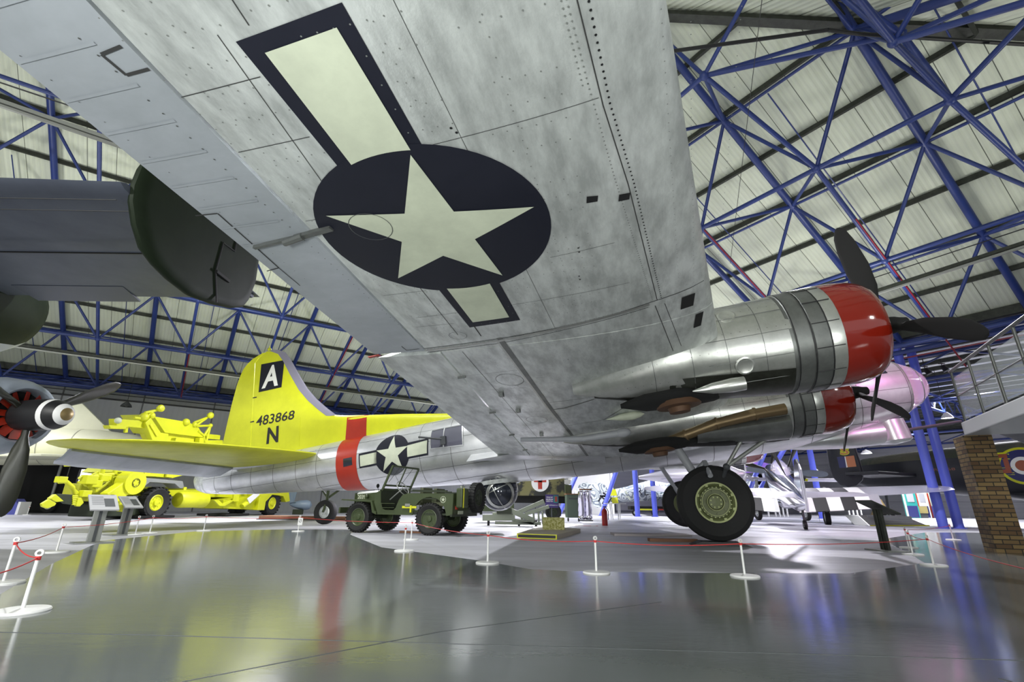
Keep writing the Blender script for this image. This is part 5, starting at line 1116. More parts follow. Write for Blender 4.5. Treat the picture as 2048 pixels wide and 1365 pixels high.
for k in range(12):
    t_ = 2*math.pi*k/12; d = V((0, math.cos(t_), math.sin(t_))); e = V((0, -math.sin(t_), math.cos(t_)))
    mb.prism([V((-.02, 0, 0))+d*.2-e*.05, V((-.02, 0, 0))+d*.40-e*.05, V((.05, 0, 0))+d*.40+e*.06, V((.05, 0, 0))+d*.2+e*.06], (.01, 0, 0))
mb.build('cooling_fan', 'red', fan, kind='stuff', label='red cooling fan blades')
for a_, b_ in ((-.41, .004), (-1.2, .004)): MB().loft([fl(a_, .664), fl(a_+.01, .664)], False, False).build('cowl_seam', 'black', fw)
sp = MB().loft([fl(.05, .25, n=32), fl(.35, .262, n=32), fl(.60, .262, n=32), fl(.66, .258, n=32)], True, False).build('spinner', 'black', fw, smooth=True)
SPR = [(.62, .275), (.70, .262), (.76, .245), (.82, .222), (.88, .185), (.93, .135), (.97, .075), (.985, .03), (.985, .0)]
MB().loft([fl(.66, .258, n=32), fl(.70, .252, n=32), fl(.74, .242, n=32)], False, False).build('spinner_stripe', 'white_paint', sp, smooth=True); MB().loft([fl(.74, .242, n=32), fl(.80, .222, n=32), fl(.89, .175, n=32)], False, False).build('spinner_nose', 'black', sp, smooth=True)
MB().loft([fl(.89, .175, n=32), fl(.92, .15, n=32), fl(.95, .105, n=32)], False, False).build('spinner_stripe', 'white_paint', sp, smooth=True); MB().loft([fl(.95, .105, n=32), fl(.975, .06, n=32), fl(.985, .02, n=32)], False, True).build('spinner_tip', 'brass', sp, smooth=True)
bm_ = mat('blade_black', (.012, .012, .012), .3, noise=((3, 3, 3), .3, (.025, .027, .012)))
for fa in (182, 302, 62): blade(fw, V((.22, 0, 0)), R(fa), 1.62, m=bm_, wid=.15, tws=1, name='propeller_blade', sd=V((0, -1, 0)))
MB().tube((-3.8, -1.2, -.5), (-3.8, -1.3, -1.9), .07).tube((-3.8, 1.2, -.5), (-3.8, 1.3, -1.9), .07).build('undercarriage_leg', bg, fw, smooth=True, kind='stuff')
for sy in (-1.3, 1.3): wheel(fw, (-3.8, sy, 0.33-fw.location.z+.02), (0, 1, 0), .33, .18, 'undercarriage_wheel')
MB().prism([(-3.0, -1.5, -.45), (-2.6, -.4, -.5), (-2.6, .4, -.5), (-3.0, 1.5, -.45), (-4.4, 1.5, -.45), (-4.6, .4, -.5), (-4.6, -.4, -.5), (-4.4, -1.5, -.45)], (0, 0, .2)).build('wing_root', bg, fw, bevel=.05)
# ================================================================== twin-finned bomber tail at the upper left
gt = thing('twin_tail_bomber', 'tail of a grey and dark green twin-finned bomber at the upper left', 'aircraft', (-9.3, 7.0, 4.5))
gg = mat('underside_grey', (.10, .115, .15), .5, .1, noise=((1.2, 1.2, 1.2), .3, (.07, .08, .11))); gd = mat('tail_green', (.010, .018, .007), .6, spec=.2, noise=((1, 1, 1), .3, (.006, .011, .005)))
def tailsec(x, y0, y1, th, dz=0):
    n = 10; S = [.5-.5*math.cos(math.pi*k/n) for k in range(n+1)]; h = lambda q: th*(1.5*math.sqrt(max(q, 0))-1.5*q) if q < 1 else 0
    return [(x, y0+(y1-y0)*q, dz+h(q)) for q in S]+[(x, y0+(y1-y0)*q, dz-h(q)) for q in reversed(S[1:-1])]
MB().loft([tailsec(x, -2.25+.27*(x+3)/7.3, 1.55, .22) for x in (-3, 0, 2, 4.35)]).build('tailplane', gg, gt, smooth=True)
MB().box((0.7, -.48, -.19), (7.3, .02, .02)).build('elevator_gap', 'black', gt)
MB().box((.7, .55, -.03), (7.2, 1.8, .10)).build('elevator', gg, gt, bevel=.04)
MB().prism([(.1, .95, -.09), (2.15, .95, -.09), (2.0, 1.6, -.11), (.0, 1.6, -.11)], (0, 0, .03)).build('trim_tab', mat('tab_grey', (.06, .07, .10), .5), gt)
MB().prism([(-.1, -.35, -.14), (.5, -.50, -.20), (.55, -.35, -.14)], (0, 0, -.05)).build('hinge_fairing', gg, gt)
mb = MB()
for yy in (-1.95, -1.7): mb.bar((-3, yy, -.21), (4.3, yy+.05, -.215), .01, .008)
mb.build('skin_joint', 'black', gt, kind='stuff')
def finface(px, py): r = ray(px, py); k = (-4.92)/r.x; P = C0+r*k; return (P.y-7.0, P.z-4.5)
fo = [finface(a, b) for a, b in ((280, 334), (265, 371), (261.5, 401.5), (268, 448), (283, 497), (308, 531), (338, 561), (378, 592), (421, 608), (461, 617), (483, 615), (495, 601), (508, 568), (515, 521))]
top_ = [(fo[-1][0]+.05, fo[-1][1]+.8), (fo[-1][0]-.35, fo[-1][1]+1.5), (fo[-1][0]-1.1, fo[-1][1]+1.95), (fo[0][0]+.9, fo[0][1]+1.25), (fo[0][0]+.2, fo[0][1]+.7)]
FP = fo+top_; cy_, cz_ = sum(p[0] for p in FP)/len(FP), sum(p[1] for p in FP)/len(FP)
rg = [[(4.38+dx, cy_+(a-cy_)*k, cz_+(b-cz_)*k) for a, b in FP] for dx, k in ((-.13, .90), (-.08, .97), (-.02, 1.0), (.02, .995), (.06, .96), (.09, .86))]
fn = MB().loft(rg).build('fin', gd, gt, smooth=True)
mb = MB()
for a, b in (((435, 486), (458, 503)), ((458, 503), (462, 482)), ((435, 486), (419, 543)), ((419, 543), (421, 605))):
    p, q = finface(*a), finface(*b); mb.bar((4.38+.10, *p), (4.38+.10, *q), .02, .02)
mb.build('rudder_gap', 'black', fn, kind='stuff'); p, q = finface(419, 543), finface(445, 563); MB().bar((4.49, *p), (4.49, *q), .04, .05).build('rudder_lever', 'black', fn)
MB().loft([[(-3.0+(x-4.38)*.2*0+(-4.38+x)*1-.0, a, b) for x, a, b in r_] for r_ in rg]).build('fin', gd, gt, smooth=True)
tcx = gy(30, 634, 9.6)
ft_ = lambda y, r, zc, up: [(tcx.x+9.3+r*math.cos(t_), y, zc+r*math.sin(t_)*1.05) for t_ in ([R(-52)+R(284)*k/24 for k in range(25)] if up else [R(232)+R(76)*k/12 for k in range(13)])]
zc0 = tcx.z-4.5
prf = [(-4.5, 1.05, zc0+.1), (-1.5, 1.08, zc0+.05), (.8, 1.08, zc0), (1.8, 1.02, zc0), (2.3, .90, zc0), (2.6, .70, zc0), (2.75, .4, zc0), (2.8, .02, zc0)]
MB().loft([ft_(y, r, z+.0, True) for y, r, z in prf], False, False, closed=False).build('rear_fuselage', gd, gt, smooth=True)
MB().loft([ft_(y, r, z-.0, False) for y, r, z in prf], False, False, closed=False).build('rear_fuselage_underside', mat('light_underside', (.34, .36, .40), .45), gt, smooth=True)
MB().tube((tcx.x+9.3, -4.0, zc0-1.0), (tcx.x+9.3, -4.0, -4.5), .12).build('support_leg', 'galvanised', gt, smooth=True)
# ================================================================== dark exhibition booth far left
bo = gy(60, 1030, 26.2); t = thing('exhibition_booth', 'black exhibition booth wall at the far left under the cream jet', 'booth', (bo.x, bo.y, 0)); o = t.location
x0, x1 = gy(-60, 1000, 26.2).x-o.x, gy(262, 1000, 26.2).x-o.x; wx0, wx1 = gy(158, 950, 26.2).x-o.x, gy(206, 950, 26.2).x-o.x
for a, b, z0, z1 in ((x0, wx0, 0, 3.3), (wx1, x1, 0, 3.3), (wx0, wx1, 0, 1.45), (wx0, wx1, 2.2, 3.3)): MB().box(((a+b)/2, 0, (z0+z1)/2), (b-a, .15, z1-z0)).build('wall_panel', 'matte_black', t)
MB().box(((wx0+wx1)/2, .1, 1.85), (wx1-wx0, .05, .95)).build('lit_window', mat('bright_window', (.9, .9, 1), emit=((.95, .95, 1), 2.2)), t)
for tx, z in (('AIRFIELD', 2.50), ('CONTROL', 2.28)): decal('booth_lettering', quad_map(text_polys(tx, 0, 0, 1, 1), [(wx0+.2, z), (wx1-.1, z), (wx1-.1, z+.17), (wx0+.2, z+.17)]), fp(-.085), 'grey_paint', t, 0)
for k, (px, w_) in enumerate(((10, 8), (22, 10))): c = gy(px, 948, 26.0)-o; MB().box((c.x, -.12, c.z), (w_/950*25, .1, 1.0)).build('lit_window', 'bright_window', t)
t = thing('blue_display_case', 'blue and white display case at the far left edge', 'display case', gz(15, 1030)); MB().prism([(-.6, 0, 0), (.35, 0, 0), (.3, 0, .45), (.05, 0, .68), (-.6, 0, .68)], (0, .5, 0)).build('case', mat('case_blue', (.08, .09, .35), .4), t); MB().box((.42, .2, .28), (.12, .5, .55)).build('side_panel', 'white_paint', t)
# ================================================================== silver single-engined fighter with black and white stripes
FH = R(90-22.5); fighter = thing('silver_fighter', 'polished silver single-engined fighter seen from behind, black and white wing stripes', 'aircraft', (10.25, 17.65, 0), (0, R(-10.5), FH))
mir = mat('mirror_metal', (.80, .79, .86), .10, 1.0, noise=((2.5, 2.5, 2.5), .3, (.62, .60, .68)))
sat = mat('silver_paint', (.60, .58, .66), .3, .6)
fr_ = lambda x, zc, ry, rz, n=28: [(x, ry*math.cos(2*math.pi*k/n), zc+rz*math.sin(2*math.pi*k/n)) for k in range(n)]
MB().loft([fr_(*a) for a in ((-.9, 1.02, .03, .12), (-.4, .98, .12, .26), (.6, .90, .24, .42), (2.0, .86, .36, .52), (3.4, .82, .44, .60), (4.2, .76, .47, .70), (5.2, .76, .48, .72), (6.2, .88, .46, .58), (7.4, .92, .42, .50), (8.3, .95, .32, .38), (8.7, .95, .24, .26))]).build('fuselage', mir, fighter, smooth=True)
MB().loft([fr_(*a) for a in ((3.2, .52, .05, .05), (3.4, .32, .26, .20), (4.2, .16, .32, .26), (5.2, .14, .32, .24), (5.8, .30, .1, .06))]).build('radiator_scoop', mir, fighter, smooth=True)
MB().lathe([(0, .27), (.2, .25), (.45, .14), (.6, 0)], (8.7, 0, .95), (1, 0, 0), 24).build('spinner', 'black', fighter, smooth=True)
for k in range(4): blade(fighter, V((8.85, 0, .95)), R(18+90*k), 1.70, m='blade_black', wid=.14, name='propeller_blade')
for k in range(4): a = R(18+90*k); MB().tube((8.85, -1.60*math.sin(a), .95+1.60*math.cos(a)), (8.85, -1.71*math.sin(a), .95+1.71*math.cos(a)), .07, n=8).build('blade_tip', 'yellow', fighter)
MB().prism([(-.75, -.04, 1.05), (1.1, -.04, 1.30), (.55, -.04, 1.75), (.15, -.04, 2.35), (-.3, -.04, 2.42), (-.62, -.04, 2.3)], (0, .08, 0)).build('fin', mir, fighter, bevel=.03)
MB().prism([(-.78, -.03, .75), (-.78, -.03, 1.05), (-.66, -.03, 2.3), (-.9, -.03, 2.15), (-1.15, -.03, 1.0), (-1.1, -.03, .8)], (0, .06, 0)).build('rudder', sat, fighter, bevel=.02)
def fwing(secs, name, m, y0, y1, par=fighter):
    rg = []; n = 8
    for k in range(7):
        y = y0+(y1-y0)*k/6; le, te, z = interp(secs, abs(y)); S = [.5-.5*math.cos(math.pi*i/n) for i in range(n+1)]; c = le-te; h = lambda q: c*.13*(1.48*math.sqrt(q)-.63*q-1.75*q*q+1.4*q**3-.5*q**4)
        rg.append([(le-c*q, y, z+h(q)) for q in S]+[(le-c*q, y, z-h(q)*.7) for q in reversed(S[1:-1])])
    return MB().loft(rg).build(name, m, par, smooth=True)
FWs = [(0, 6.7, 3.9, .28), (.5, 6.6, 3.9, .29), (2, 6.15, 4.0, .38), (5.4, 5.65, 4.25, .60), (5.75, 5.5, 4.35, .62), (5.95, 5.2, 4.6, .63)]
seg_ = [(.35, .95, 'white_paint'), (.95, 1.45, 'black'), (1.45, 1.95, 'white_paint'), (1.95, 2.45, 'black'), (2.45, 2.95, 'white_paint'), (2.95, 5.95, sat)]
for sg in (1, -1):
    for a, b, m_ in seg_[:5]+[(2.95, 3.3, sat)]: MB().prism([(interp(FWs, a)[1]+.06, sg*a, interp(FWs, a)[2]+.03), (interp(FWs, b)[1]+.06, sg*b, interp(FWs, b)[2]+.03), (interp(FWs, b)[1]-.38, sg*b, interp(FWs, b)[2]-.42), (interp(FWs, a)[1]-.38, sg*a, interp(FWs, a)[2]-.42)], (-.03, 0, .03)).build('lowered_flap', m_, fighter)
    for a, b, m_ in seg_: fwing(FWs, 'wing_panel' if a > 2.9 else 'wing_stripe', m_, sg*a, sg*b)
    fwing([(0, .75, -.35, 1.12), (1.7, .45, -.3, 1.16), (2.0, .2, -.2, 1.16)], 'tailplane', sat, sg*.05, sg*2.0)
    MB().tube((6.0, sg*1.8, .5), (6.35, sg*1.8, -.72), .06).build('undercarriage_leg', 'galvanised', fighter, smooth=True)
    MB().box((6.1, sg*2.05, .0), (.45, .03, .8)).build('undercarriage_door', sat, fighter)
    wheel(fighter, (6.45, sg*1.8, -.90), (0, 1, 0), .34, .22, 'main_wheel')
MB().loft([[(x, w*math.cos(t_), z0+h*math.sin(t_)) for t_ in [math.pi*k/12 for k in range(13)]] for x, w, z0, h in ((3.1, .05, 1.38, .04), (3.6, .26, 1.40, .22), (4.3, .33, 1.42, .42), (4.9, .34, 1.43, .45), (5.4, .30, 1.42, .28), (5.7, .2, 1.42, .08))], True, True).build('canopy', mat('canopy_glass', (.85, .8, .95), .04, .2, alpha=.45, spec=.9), fighter, smooth=True)
MB().loft([fr_(5.0, 1.40, .36, .05), fr_(5.04, 1.40, .36, .05)]).build('canopy_rail', 'brass', fighter)
MB().tube((.1, 0, .7), (-.05, 0, .17), .04).build('tail_strut', 'dark_grey', fighter); wheel(fighter, (-.05, 0, .16), (0, 1, 0), .16, .11, 'tail_wheel')
decal('wing_walk_line', [[(4.1, .5), (4.18, .5), (4.18, 1.7), (4.1, 1.7)], [(4.1, 1.62), (4.6, 1.62), (4.6, 1.7), (4.1, 1.7)]], lambda a, b: V((a, b, interp(FWs, abs(b))[2]+.16)), 'red', fighter, 0)
# ================================================================== dark heavy bomber on the right
d0, d1 = gy(1728, 947, 26), gy(2048, 943, 21.0); dx_ = V((d1.x-d0.x, d1.y-d0.y, 0)); LL = dx_.length; da = dx_.normalized(); dn_ = V((da.y, -da.x, 0))
lanc = thing('dark_heavy_bomber', 'black and olive heavy bomber with twin fins on the right behind the pillar', 'aircraft', (d0.x, d0.y, 0), (0, 0, math.atan2(da.y, da.x)))
def lp(px, py, off=0.):                         # point on the vertical plane through the bomber axis
    r = ray(px, py); P0 = V((d0.x, d0.y, 0))+dn_*off; k = (P0-C0).dot(dn_)/r.dot(dn_); Wd = C0+r*k-V((d0.x, d0.y, 0)); return V((Wd.dot(da), -off, Wd.z))
LS = []
for px, pt, pb, ry in ((1700, 930, 965, .25), (1728, 919, 976, .5), (1780, 911, 981, .75), (1827, 904.5, 985, .9), (1880, 899, 990, 1.0), (1929, 894, 994, 1.05), (1990, 887, 1000, 1.05), (2060, 880, 1006, 1.05)):
    a, b = lp(px, pt), lp(px, pb); LS.append((a.x, b.z, a.z, ry))
LS.append((LS[-1][0]+4, LS[-1][1], LS[-1][2], 1.0)); LS.append((LS[-1][0]+5, LS[-2][1]+.4, LS[-2][2]-.2, .6))
def lring(s, a0, a1, off=0, n=18):
    zb, zt, ry = interp(LS, s); zc, rz = (zb+zt)/2, (zt-zb)/2; out = []
    for k in range(n+1):
        t_ = a0+(a1-a0)*k/n; out.append((s, -(ry+off)*math.copysign(abs(math.cos(t_))**.8, math.cos(t_)), zc+(rz+off)*math.copysign(abs(math.sin(t_))**.8, math.sin(t_))))
    return out
lk = mat('night_black', (.012, .013, .018), .5, noise=((1.5, 1.5, 1.5), .3, (.025, .027, .035))); lo = mat('camo_olive', (.10, .095, .055), .6, noise=((.35, .35, .35), .04, (.05, .06, .035)))
MB().loft([lring(s[0], R(-200), R(25)) for s in LS], False, False, closed=False).build('fuselage_side', lk, lanc, smooth=True)
MB().loft([lring(s[0], R(25), R(160)) for s in LS], False, False, closed=False).build('fuselage_top', lo, lanc, smooth=True)
def ly(s, z, o=.012):
    zb, zt, ry = interp(LS, s); t_ = min(1, abs((z-(zb+zt)/2)/((zt-zb)/2))); return V((s, -(ry*(1-t_**2.5)**(1/2.5)+o), z))
def ldec(name, pls, m, o, par=lanc): return decal(name, pls, lambda a, b: ly(a, b, o), m, par, .3)
c = lp(2046, 932, 1.0); 
for r0, r1, m_ in ((.66, .76, 'yellow'), (.36, .66, mat('roundel_blue', (.02, .025, .12), .5)), (.22, .36, 'white_paint')): ldec('roundel_ring', ringp(c.x, c.z, r0, r1, 36), m_, .014)
ldec('roundel_centre', [disc(c.x, c.z, .22, 24)], mat('roundel_red', (.30, .07, .03), .5), .014)
rd = MATS['roundel_red']
def code(x0, x1, z0, z1, o): 
    for grow, m_, oo in ((.07, 'yellow', .014), (0, rd, .02)):
        w_ = .16; ldec('code_letter', [[(x0-grow, z0-grow), (x1+grow, z0-grow), (x1+grow, z0+w_+grow), (x0-grow, z0+w_+grow)], [(x0-grow, z1-w_-grow), (x1+grow, z1-w_-grow), (x1+grow, z1+grow), (x0-grow, z1+grow)], [(x0-grow, z0), (x0+w_+grow, z0), (x0+w_+grow, z1), (x0-grow, z1)], [(x1-w_-grow, z0), (x1+grow, z0), (x1+grow, z1), (x1-w_-grow, z1)]][::1], m_, oo)
p, q = lp(1936, 950, 1.0), lp(1960, 912, 1.0); code(p.x, p.x+.9, p.z, q.z, 0)
p, q = lp(1994, 948, 1.0), lp(2016, 908, 1.0); code(p.x-.25, q.x-.05, p.z, q.z, 0)
p, q = lp(1869, 943, .95), lp(1911, 936, .95); ldec('serial_number', quad_map(text_polys('R5868', 0, 0, 1, 1), [(p.x, p.z), (q.x, p.z), (q.x, q.z), (p.x, q.z)]), mat('serial_red', (.30, .12, .08), .5), .014)
fo = [(1650, 872), (1652, 890), (1659, 936), (1668, 957), (1681, 970), (1697, 975), (1713, 972), (1725, 961), (1727, 948), (1720, 922), (1709, 890), (1700, 860), (1690, 838), (1674, 830), (1658, 845)]
F2 = [lp(a, b, 3.0) for a, b in fo]; cc = sum(F2, V((0, 0, 0)))/len(F2)
fn = MB().loft([[cc+(p-cc)*k+V((0, dy, 0)) for p in F2] for dy, k in ((.10, .93), (.04, 1.0), (-.04, 1.0), (-.10, .93))]).build('fin', lk, lanc, smooth=True, label='black oval fin with flash')
fdec = lambda name, pts, m_, dd=.115: decal(name, [[(lp(a, b, 3).x, lp(a, b, 3).z) for a, b in pts]], lambda x, z: V((x, -3-dd, z)), m_, fn, 0)
fdec('fin_flash_blue', [(1676, 915), (1691, 914), (1695, 936), (1681, 937)], 'roundel_blue'); fdec('fin_flash_white', [(1691, 914), (1693, 914), (1697.5, 935.5), (1695, 936)], 'white_paint'); fdec('fin_flash_orange', [(1693, 914), (1710, 912), (1715, 934), (1697.5, 935.5)], mat('flash_orange', (.50, .17, .07), .5))
qd = [lp(1682, 912, 3), lp(1702, 911, 3), lp(1700, 892, 3), lp(1682, 894, 3)]; tri = quad_map(text_polys('S', 0, 0, 1, 1, .09), [(v.x, v.z) for v in qd]); decal('squadron_letter', tri, lambda x, z: V((x, -3.115, z)), 'yellow', fn, 0); decal('squadron_letter', quad_map(text_polys('S', 0.08, 0.08, .92, .92, .01), [(v.x, v.z) for v in qd]), lambda x, z: V((x, -3.125, z)), 'flash_orange', fn, 0)
a, b = lp(1712, 952, 3), lp(1712, 944, 3); MB().prism([(a.x-.3, -3.4, a.z), (a.x+1.1, -3.4, a.z), (a.x+2.0, .3, a.z-.05), (a.x-.2, .3, a.z-.05)], (0, 0, .16)).build('tailplane', lk, lanc, bevel=.04)
MB().loft([[(x, .0+w_*math.cos(t_)-.3, z0+h*math.sin(t_)) for t_ in [2*math.pi*k/14 for k in range(14)]] for x, w_, z0, h in ((4.5, .1, LS[4][1]+.1, .05), (6, .8, LS[5][1]+.0, .22), (9, .9, LS[6][1], .22), (12, .3, LS[7][1]+.1, .1))]).build('bomb_bay_door', lk, lanc, smooth=True)
for sy in (-3.2, 3.2): wheel(lanc, (LS[-2][0]+1, sy, .75), (0, 1, 0), .75, .5, 'main_wheel'); MB().tube((LS[-2][0]+1, sy, .75), (LS[-2][0]+1, sy*.8, 2.5), .12).build('undercarriage_leg', 'dark_grey', lanc, smooth=True)
MB().prism([(LS[-2][0]-1, -12, 2.9), (LS[-2][0]+3.2, -.5, 2.3), (LS[-2][0]+3.2, .5, 2.3), (LS[-2][0]-1, 12, 2.9), (LS[-2][0]-3, 12, 2.9), (LS[-2][0]-2.6, 0, 2.3), (LS[-2][0]-3, -12, 2.9)], (0, 0, .25)).build('wing', lk, lanc, bevel=.08)
MB().tube((.7, 0, .3), (.8, 0, LS[1][1]+.2), .07).build('tail_strut', 'dark_grey', lanc); wheel(lanc, (.7, 0, .3), (0, 1, 0), .30, .2, 'tail_wheel')
t = thing('canvas_gun_cover', 'dark cloth-covered dorsal turret shape above the dark bomber', 'cover', lp(1795, 904)+V((d0.x, d0.y, 0))*0); t.parent = None
for c_ in [t]: bpy.data.objects.remove(c_)
# ================================================================== camouflaged twin-engined fighter beyond the columns
NY = 38.5; n0 = gy(1214, 1000, NY)
nf = thing('camouflaged_night_fighter', 'pale twin-finned fighter with grey squiggle camouflage and black letters beyond the bomber', 'aircraft', (n0.x, NY, 0)); o = nf.location
P = lambda px, py, dy=0.: gy(px, py, NY)-o+V((0, dy, 0))
sq = bpy.data.materials.new('squiggle_camo'); sq.use_nodes = True; nt = sq.node_tree; bs = nt.nodes['Principled BSDF']; tc = nt.nodes.new('ShaderNodeTexCoord'); no = nt.nodes.new('ShaderNodeTexNoise'); no.inputs['Scale'].default_value = 1.5; no.inputs['Detail'].default_value = .5; nt.links.new(tc.outputs['Object'], no.inputs['Vector'])
pp = math_node(nt, 'PINGPONG', no.outputs['Fac'], .06); th_ = math_node(nt, 'GREATER_THAN', pp, .033); mx = nt.nodes.new('ShaderNodeMix'); mx.data_type = 'RGBA'; nt.links.new(th_, mx.inputs['Factor']); mx.inputs['A'].default_value = (.52, .56, .56, 1); mx.inputs['B'].default_value = (.17, .20, .23, 1); nt.links.new(mx.outputs['Result'], bs.inputs['Base Color']); MATS['squiggle_camo'] = sq
secs = [(1208, 985, 1003, .2), (1225, 980, 1006, .3), (1250, 975, 1005, .42), (1280, 967, 1003, .55), (1310, 959, 1001, .65), (1340, 953, 1000, .7), (1400, 945, 1000, .7), (1480, 955, 1000, .6), (1520, 970, 995, .3)]
MB().loft([[V((P(px, (a+b)/2).x, w*math.cos(t_), (P(px, a).z+P(px, b).z)/2+(P(px, a).z-P(px, b).z)/2*math.sin(t_))) for t_ in [2*math.pi*k/20 for k in range(20)]] for px, a, b, w in secs]).build('fuselage', sq, nf, smooth=True)
fo = [(1172, 985), (1174, 974), (1182, 968), (1192, 967), (1202, 972), (1210, 982), (1214, 996), (1212, 1008), (1200, 1013), (1188, 1016), (1180, 1012), (1178, 998)]
fn = MB().prism([P(a, b, -1.6) for a, b in fo], (0, .12, 0)).build('fin', sq, nf, bevel=.03)
MB().prism([P(a-9, b-4, 2.2) for a, b in fo], (0, .12, 0)).build('fin', sq, nf, bevel=.03)
MB().prism([P(1192, 995, -1.6), P(1225, 996, -1.6), P(1228, 996, 2.2), P(1190, 994, 2.2)], (0, 0, .12)).build('tailplane', sq, nf)
# the fin's historical tail marking
cm = P(1202, 1000, -1.63); mk = []
for k in range(4):
    ca, sa = math.cos(R(45+12+90*k)), math.sin(R(45+12+90*k)); rt_ = lambda x, y: (cm.x+(x*ca-y*sa)*.42, cm.z+(x*sa+y*ca)*.42)
    mk += [[rt_(*q) for q in ((0, -.12), (.9, -.12), (.9, .12), (0, .12))], [rt_(*q) for q in ((.66, .12), (.9, .12), (.9, .9), (.66, .9))]]
decal('tail_marking', mk, lambda a, b: V((a, -1.615, b)), 'black', fn, 0)
sdf = lambda o_: (lambda a, b: V((a, o_, b)))
yb = MB().prism([P(1216, 981, -.38), P(1229, 979, -.38), P(1235, 1007, -.38), P(1223, 1008, -.38)], (0, .04, 0)).build('yellow_band', 'yellow', nf)
for tx, x0, x1 in (('R', 1272, 1281), ('L', 1285, 1293)):
    a, b, c_, d_ = P(x0, 992), P(x1, 991), P(x1-2, 976), P(x0-1, 977); decal('code_letter', quad_map(text_polys(tx, 0, 0, 1, 1), [(v.x, v.z) for v in (a, b, c_, d_)]), sdf(-.62), 'black', nf, 0)
for q in ([(1247, 983), (1250, 983), (1251, 987), (1254, 988), (1252, 990), (1247, 987)], [(1247, 993), (1255, 993), (1258, 1000), (1255, 1001), (1253, 996), (1247, 996)]): decal('cross_marking', [[(P(a, b).x, P(a, b).z) for a, b in q]], sdf(-.56), 'cream', nf, 0)
MB().prism([P(1310, 990, -.5), P(1345, 987, -9), P(1375, 987, -9), P(1440, 990, -.5), P(1440, 990, .5), P(1375, 987, 9), P(1345, 987, 9), P(1310, 990, .5)], (0, 0, -.2)).build('wing', sq, nf, bevel=.05)
for sy in (-2.4, 2.4): MB().tube(P(1390, 990, sy), V((P(1390, 990).x, sy, .4)), .1).build('undercarriage_leg', 'dark_grey', nf, smooth=True); wheel(nf, (P(1390, 990).x, sy, .45), (0, 1, 0), .45, .25, 'main_wheel')
MB().tube(P(1230, 1006), V((P(1230, 1006).x, 0, .2)), .06).build('tail_strut', 'dark_grey', nf)
t = thing('small_camouflaged_fighter', 'second squiggle-camouflaged aircraft fin left of the lettered fighter', 'aircraft', gz(1158, 1030)); o2 = t.location
MB().prism([gy(a, b, 37)-o2 for a, b in ((1147, 1000), (1150, 982), (1160, 976), (1174, 980), (1175, 1005), (1160, 1010))], (0, .2, 0)).build('fin', sq, t, bevel=.03); MB().tube(gy(1160, 1008, 37.1)-o2, V((0, 37.1-o2.y, 0)), .15).build('stand', 'dark_grey', t)
# white partition with red notice, behind
t = thing('white_partition', 'white partition wall behind the camouflaged fins', 'partition', (*gy(1185, 1000, 43)[:2], 0)); o3 = t.location; a, b = gy(1135, 930, 43).x-o3.x, gy(1222, 930, 43).x-o3.x
MB().box(((a+b)/2, 0, 2.4), (b-a, .2, 4.8)).build('panel', 'white_paint', t); MB().box((b-.05, -.12, 2.4), (.2, .1, 4.8)).build('edge_post', 'white_paint', t)
# ================================================================== propeller aircraft and purple-lit screen behind the silver fighter
t = thing('purple_screen', 'purple-lit curved screen behind the silver fighter', 'screen', (*gy(1520, 1000, 40)[:2], 0)); o3 = t.location
MB().prism([gy(a, b, 40)-o3 for a, b in ((1490, 1000), (1493, 930), (1500, 922), (1530, 926), (1556, 935), (1556, 1000))], (0, .2, 0)).build('screen', mat('lilac_lit_panel', (.42, .22, .85), .5), t)  # the purple lighting is put into the panel's base colour
for px in (1505, 1530): MB().box(gy(px, 975, 39.5)-o3, (2.0, .3, 2.2)).build('dark_exhibit', 'dark_grey', t, bevel=.1)
hub = gy(1572, 944, 27); t = thing('four_bladed_aircraft', 'aircraft with broad grey four-bladed propeller behind the silver fighter canopy', 'aircraft', (hub.x, hub.y, 0))
MB().lathe([(0, 0), (.1, .18), (.4, .3), (.9, .55), (2.0, .6), (3.2, .5), (4.2, .1)], (0, 0, hub.z), (.25, 1, 0), 24).build('fuselage', sat, t, smooth=True)
for k, m_ in ((93, bg), (-87, bg), (30, 'blade_black'), (-155, 'blade_black')): blade(t, V((0, 0, hub.z)), R(k), 2.3, m=m_, wid=.2, ax=V((0, -1, 0)), sd=V((1, 0, 0)), name='propeller_blade')
for sx in (-1, 1): MB().tube((sx*1.2+.6, 2.2, hub.z-.3), (sx*1.4+.6, 2.2, .35), .08).build('undercarriage_leg', 'galvanised', t, smooth=True); wheel(t, (sx*1.4+.6, 2.2, .36), (1, .0, 0), .36, .2, 'main_wheel')
MB().prism([(-5, 2.2, hub.z-.2), (5.5, 2.2, hub.z-.2), (5.5, 3.4, hub.z-.2), (-5, 3.4, hub.z-.2)], (0, 0, -.15)).build('wing', sat, t, bevel=.05)
hub = gy(1493, 948, 24); t = thing('three_bladed_aircraft', 'silver aircraft with slim propeller right of the bomber wheel struts', 'aircraft', (hub.x, hub.y, 0))
MB().lathe([(0, 0), (.1, .14), (.35, .22), (.9, .5), (2.2, .55), (4, .4), (6, .1)], (0, 0, hub.z), (-.7, .75, 0), 24).build('fuselage', sat, t, smooth=True)
for k in (-8, 112, 232): blade(t, V((0, 0, hub.z)), R(k), .85, m='grey_paint', wid=.09, ax=V((.7, -.7, 0)), sd=V((.7, .7, 0)), name='propeller_blade')
MB().prism([(-3.5, .8, hub.z-.25), (2.0, 2.8, hub.z-.1), (2.2, 3.5, hub.z-.1), (-3.5, 2.3, hub.z-.25)], (0, 0, .12)).build('wing', sat, t, bevel=.03)
MB().tube((-1.1, 1.2, hub.z-.3), (-1.1, 1.2, .3), .06).build('undercarriage_leg', 'galvanised', t, smooth=True); wheel(t, (-1.1, 1.2, .3), (1, 1, 0), .3, .15, 'main_wheel')
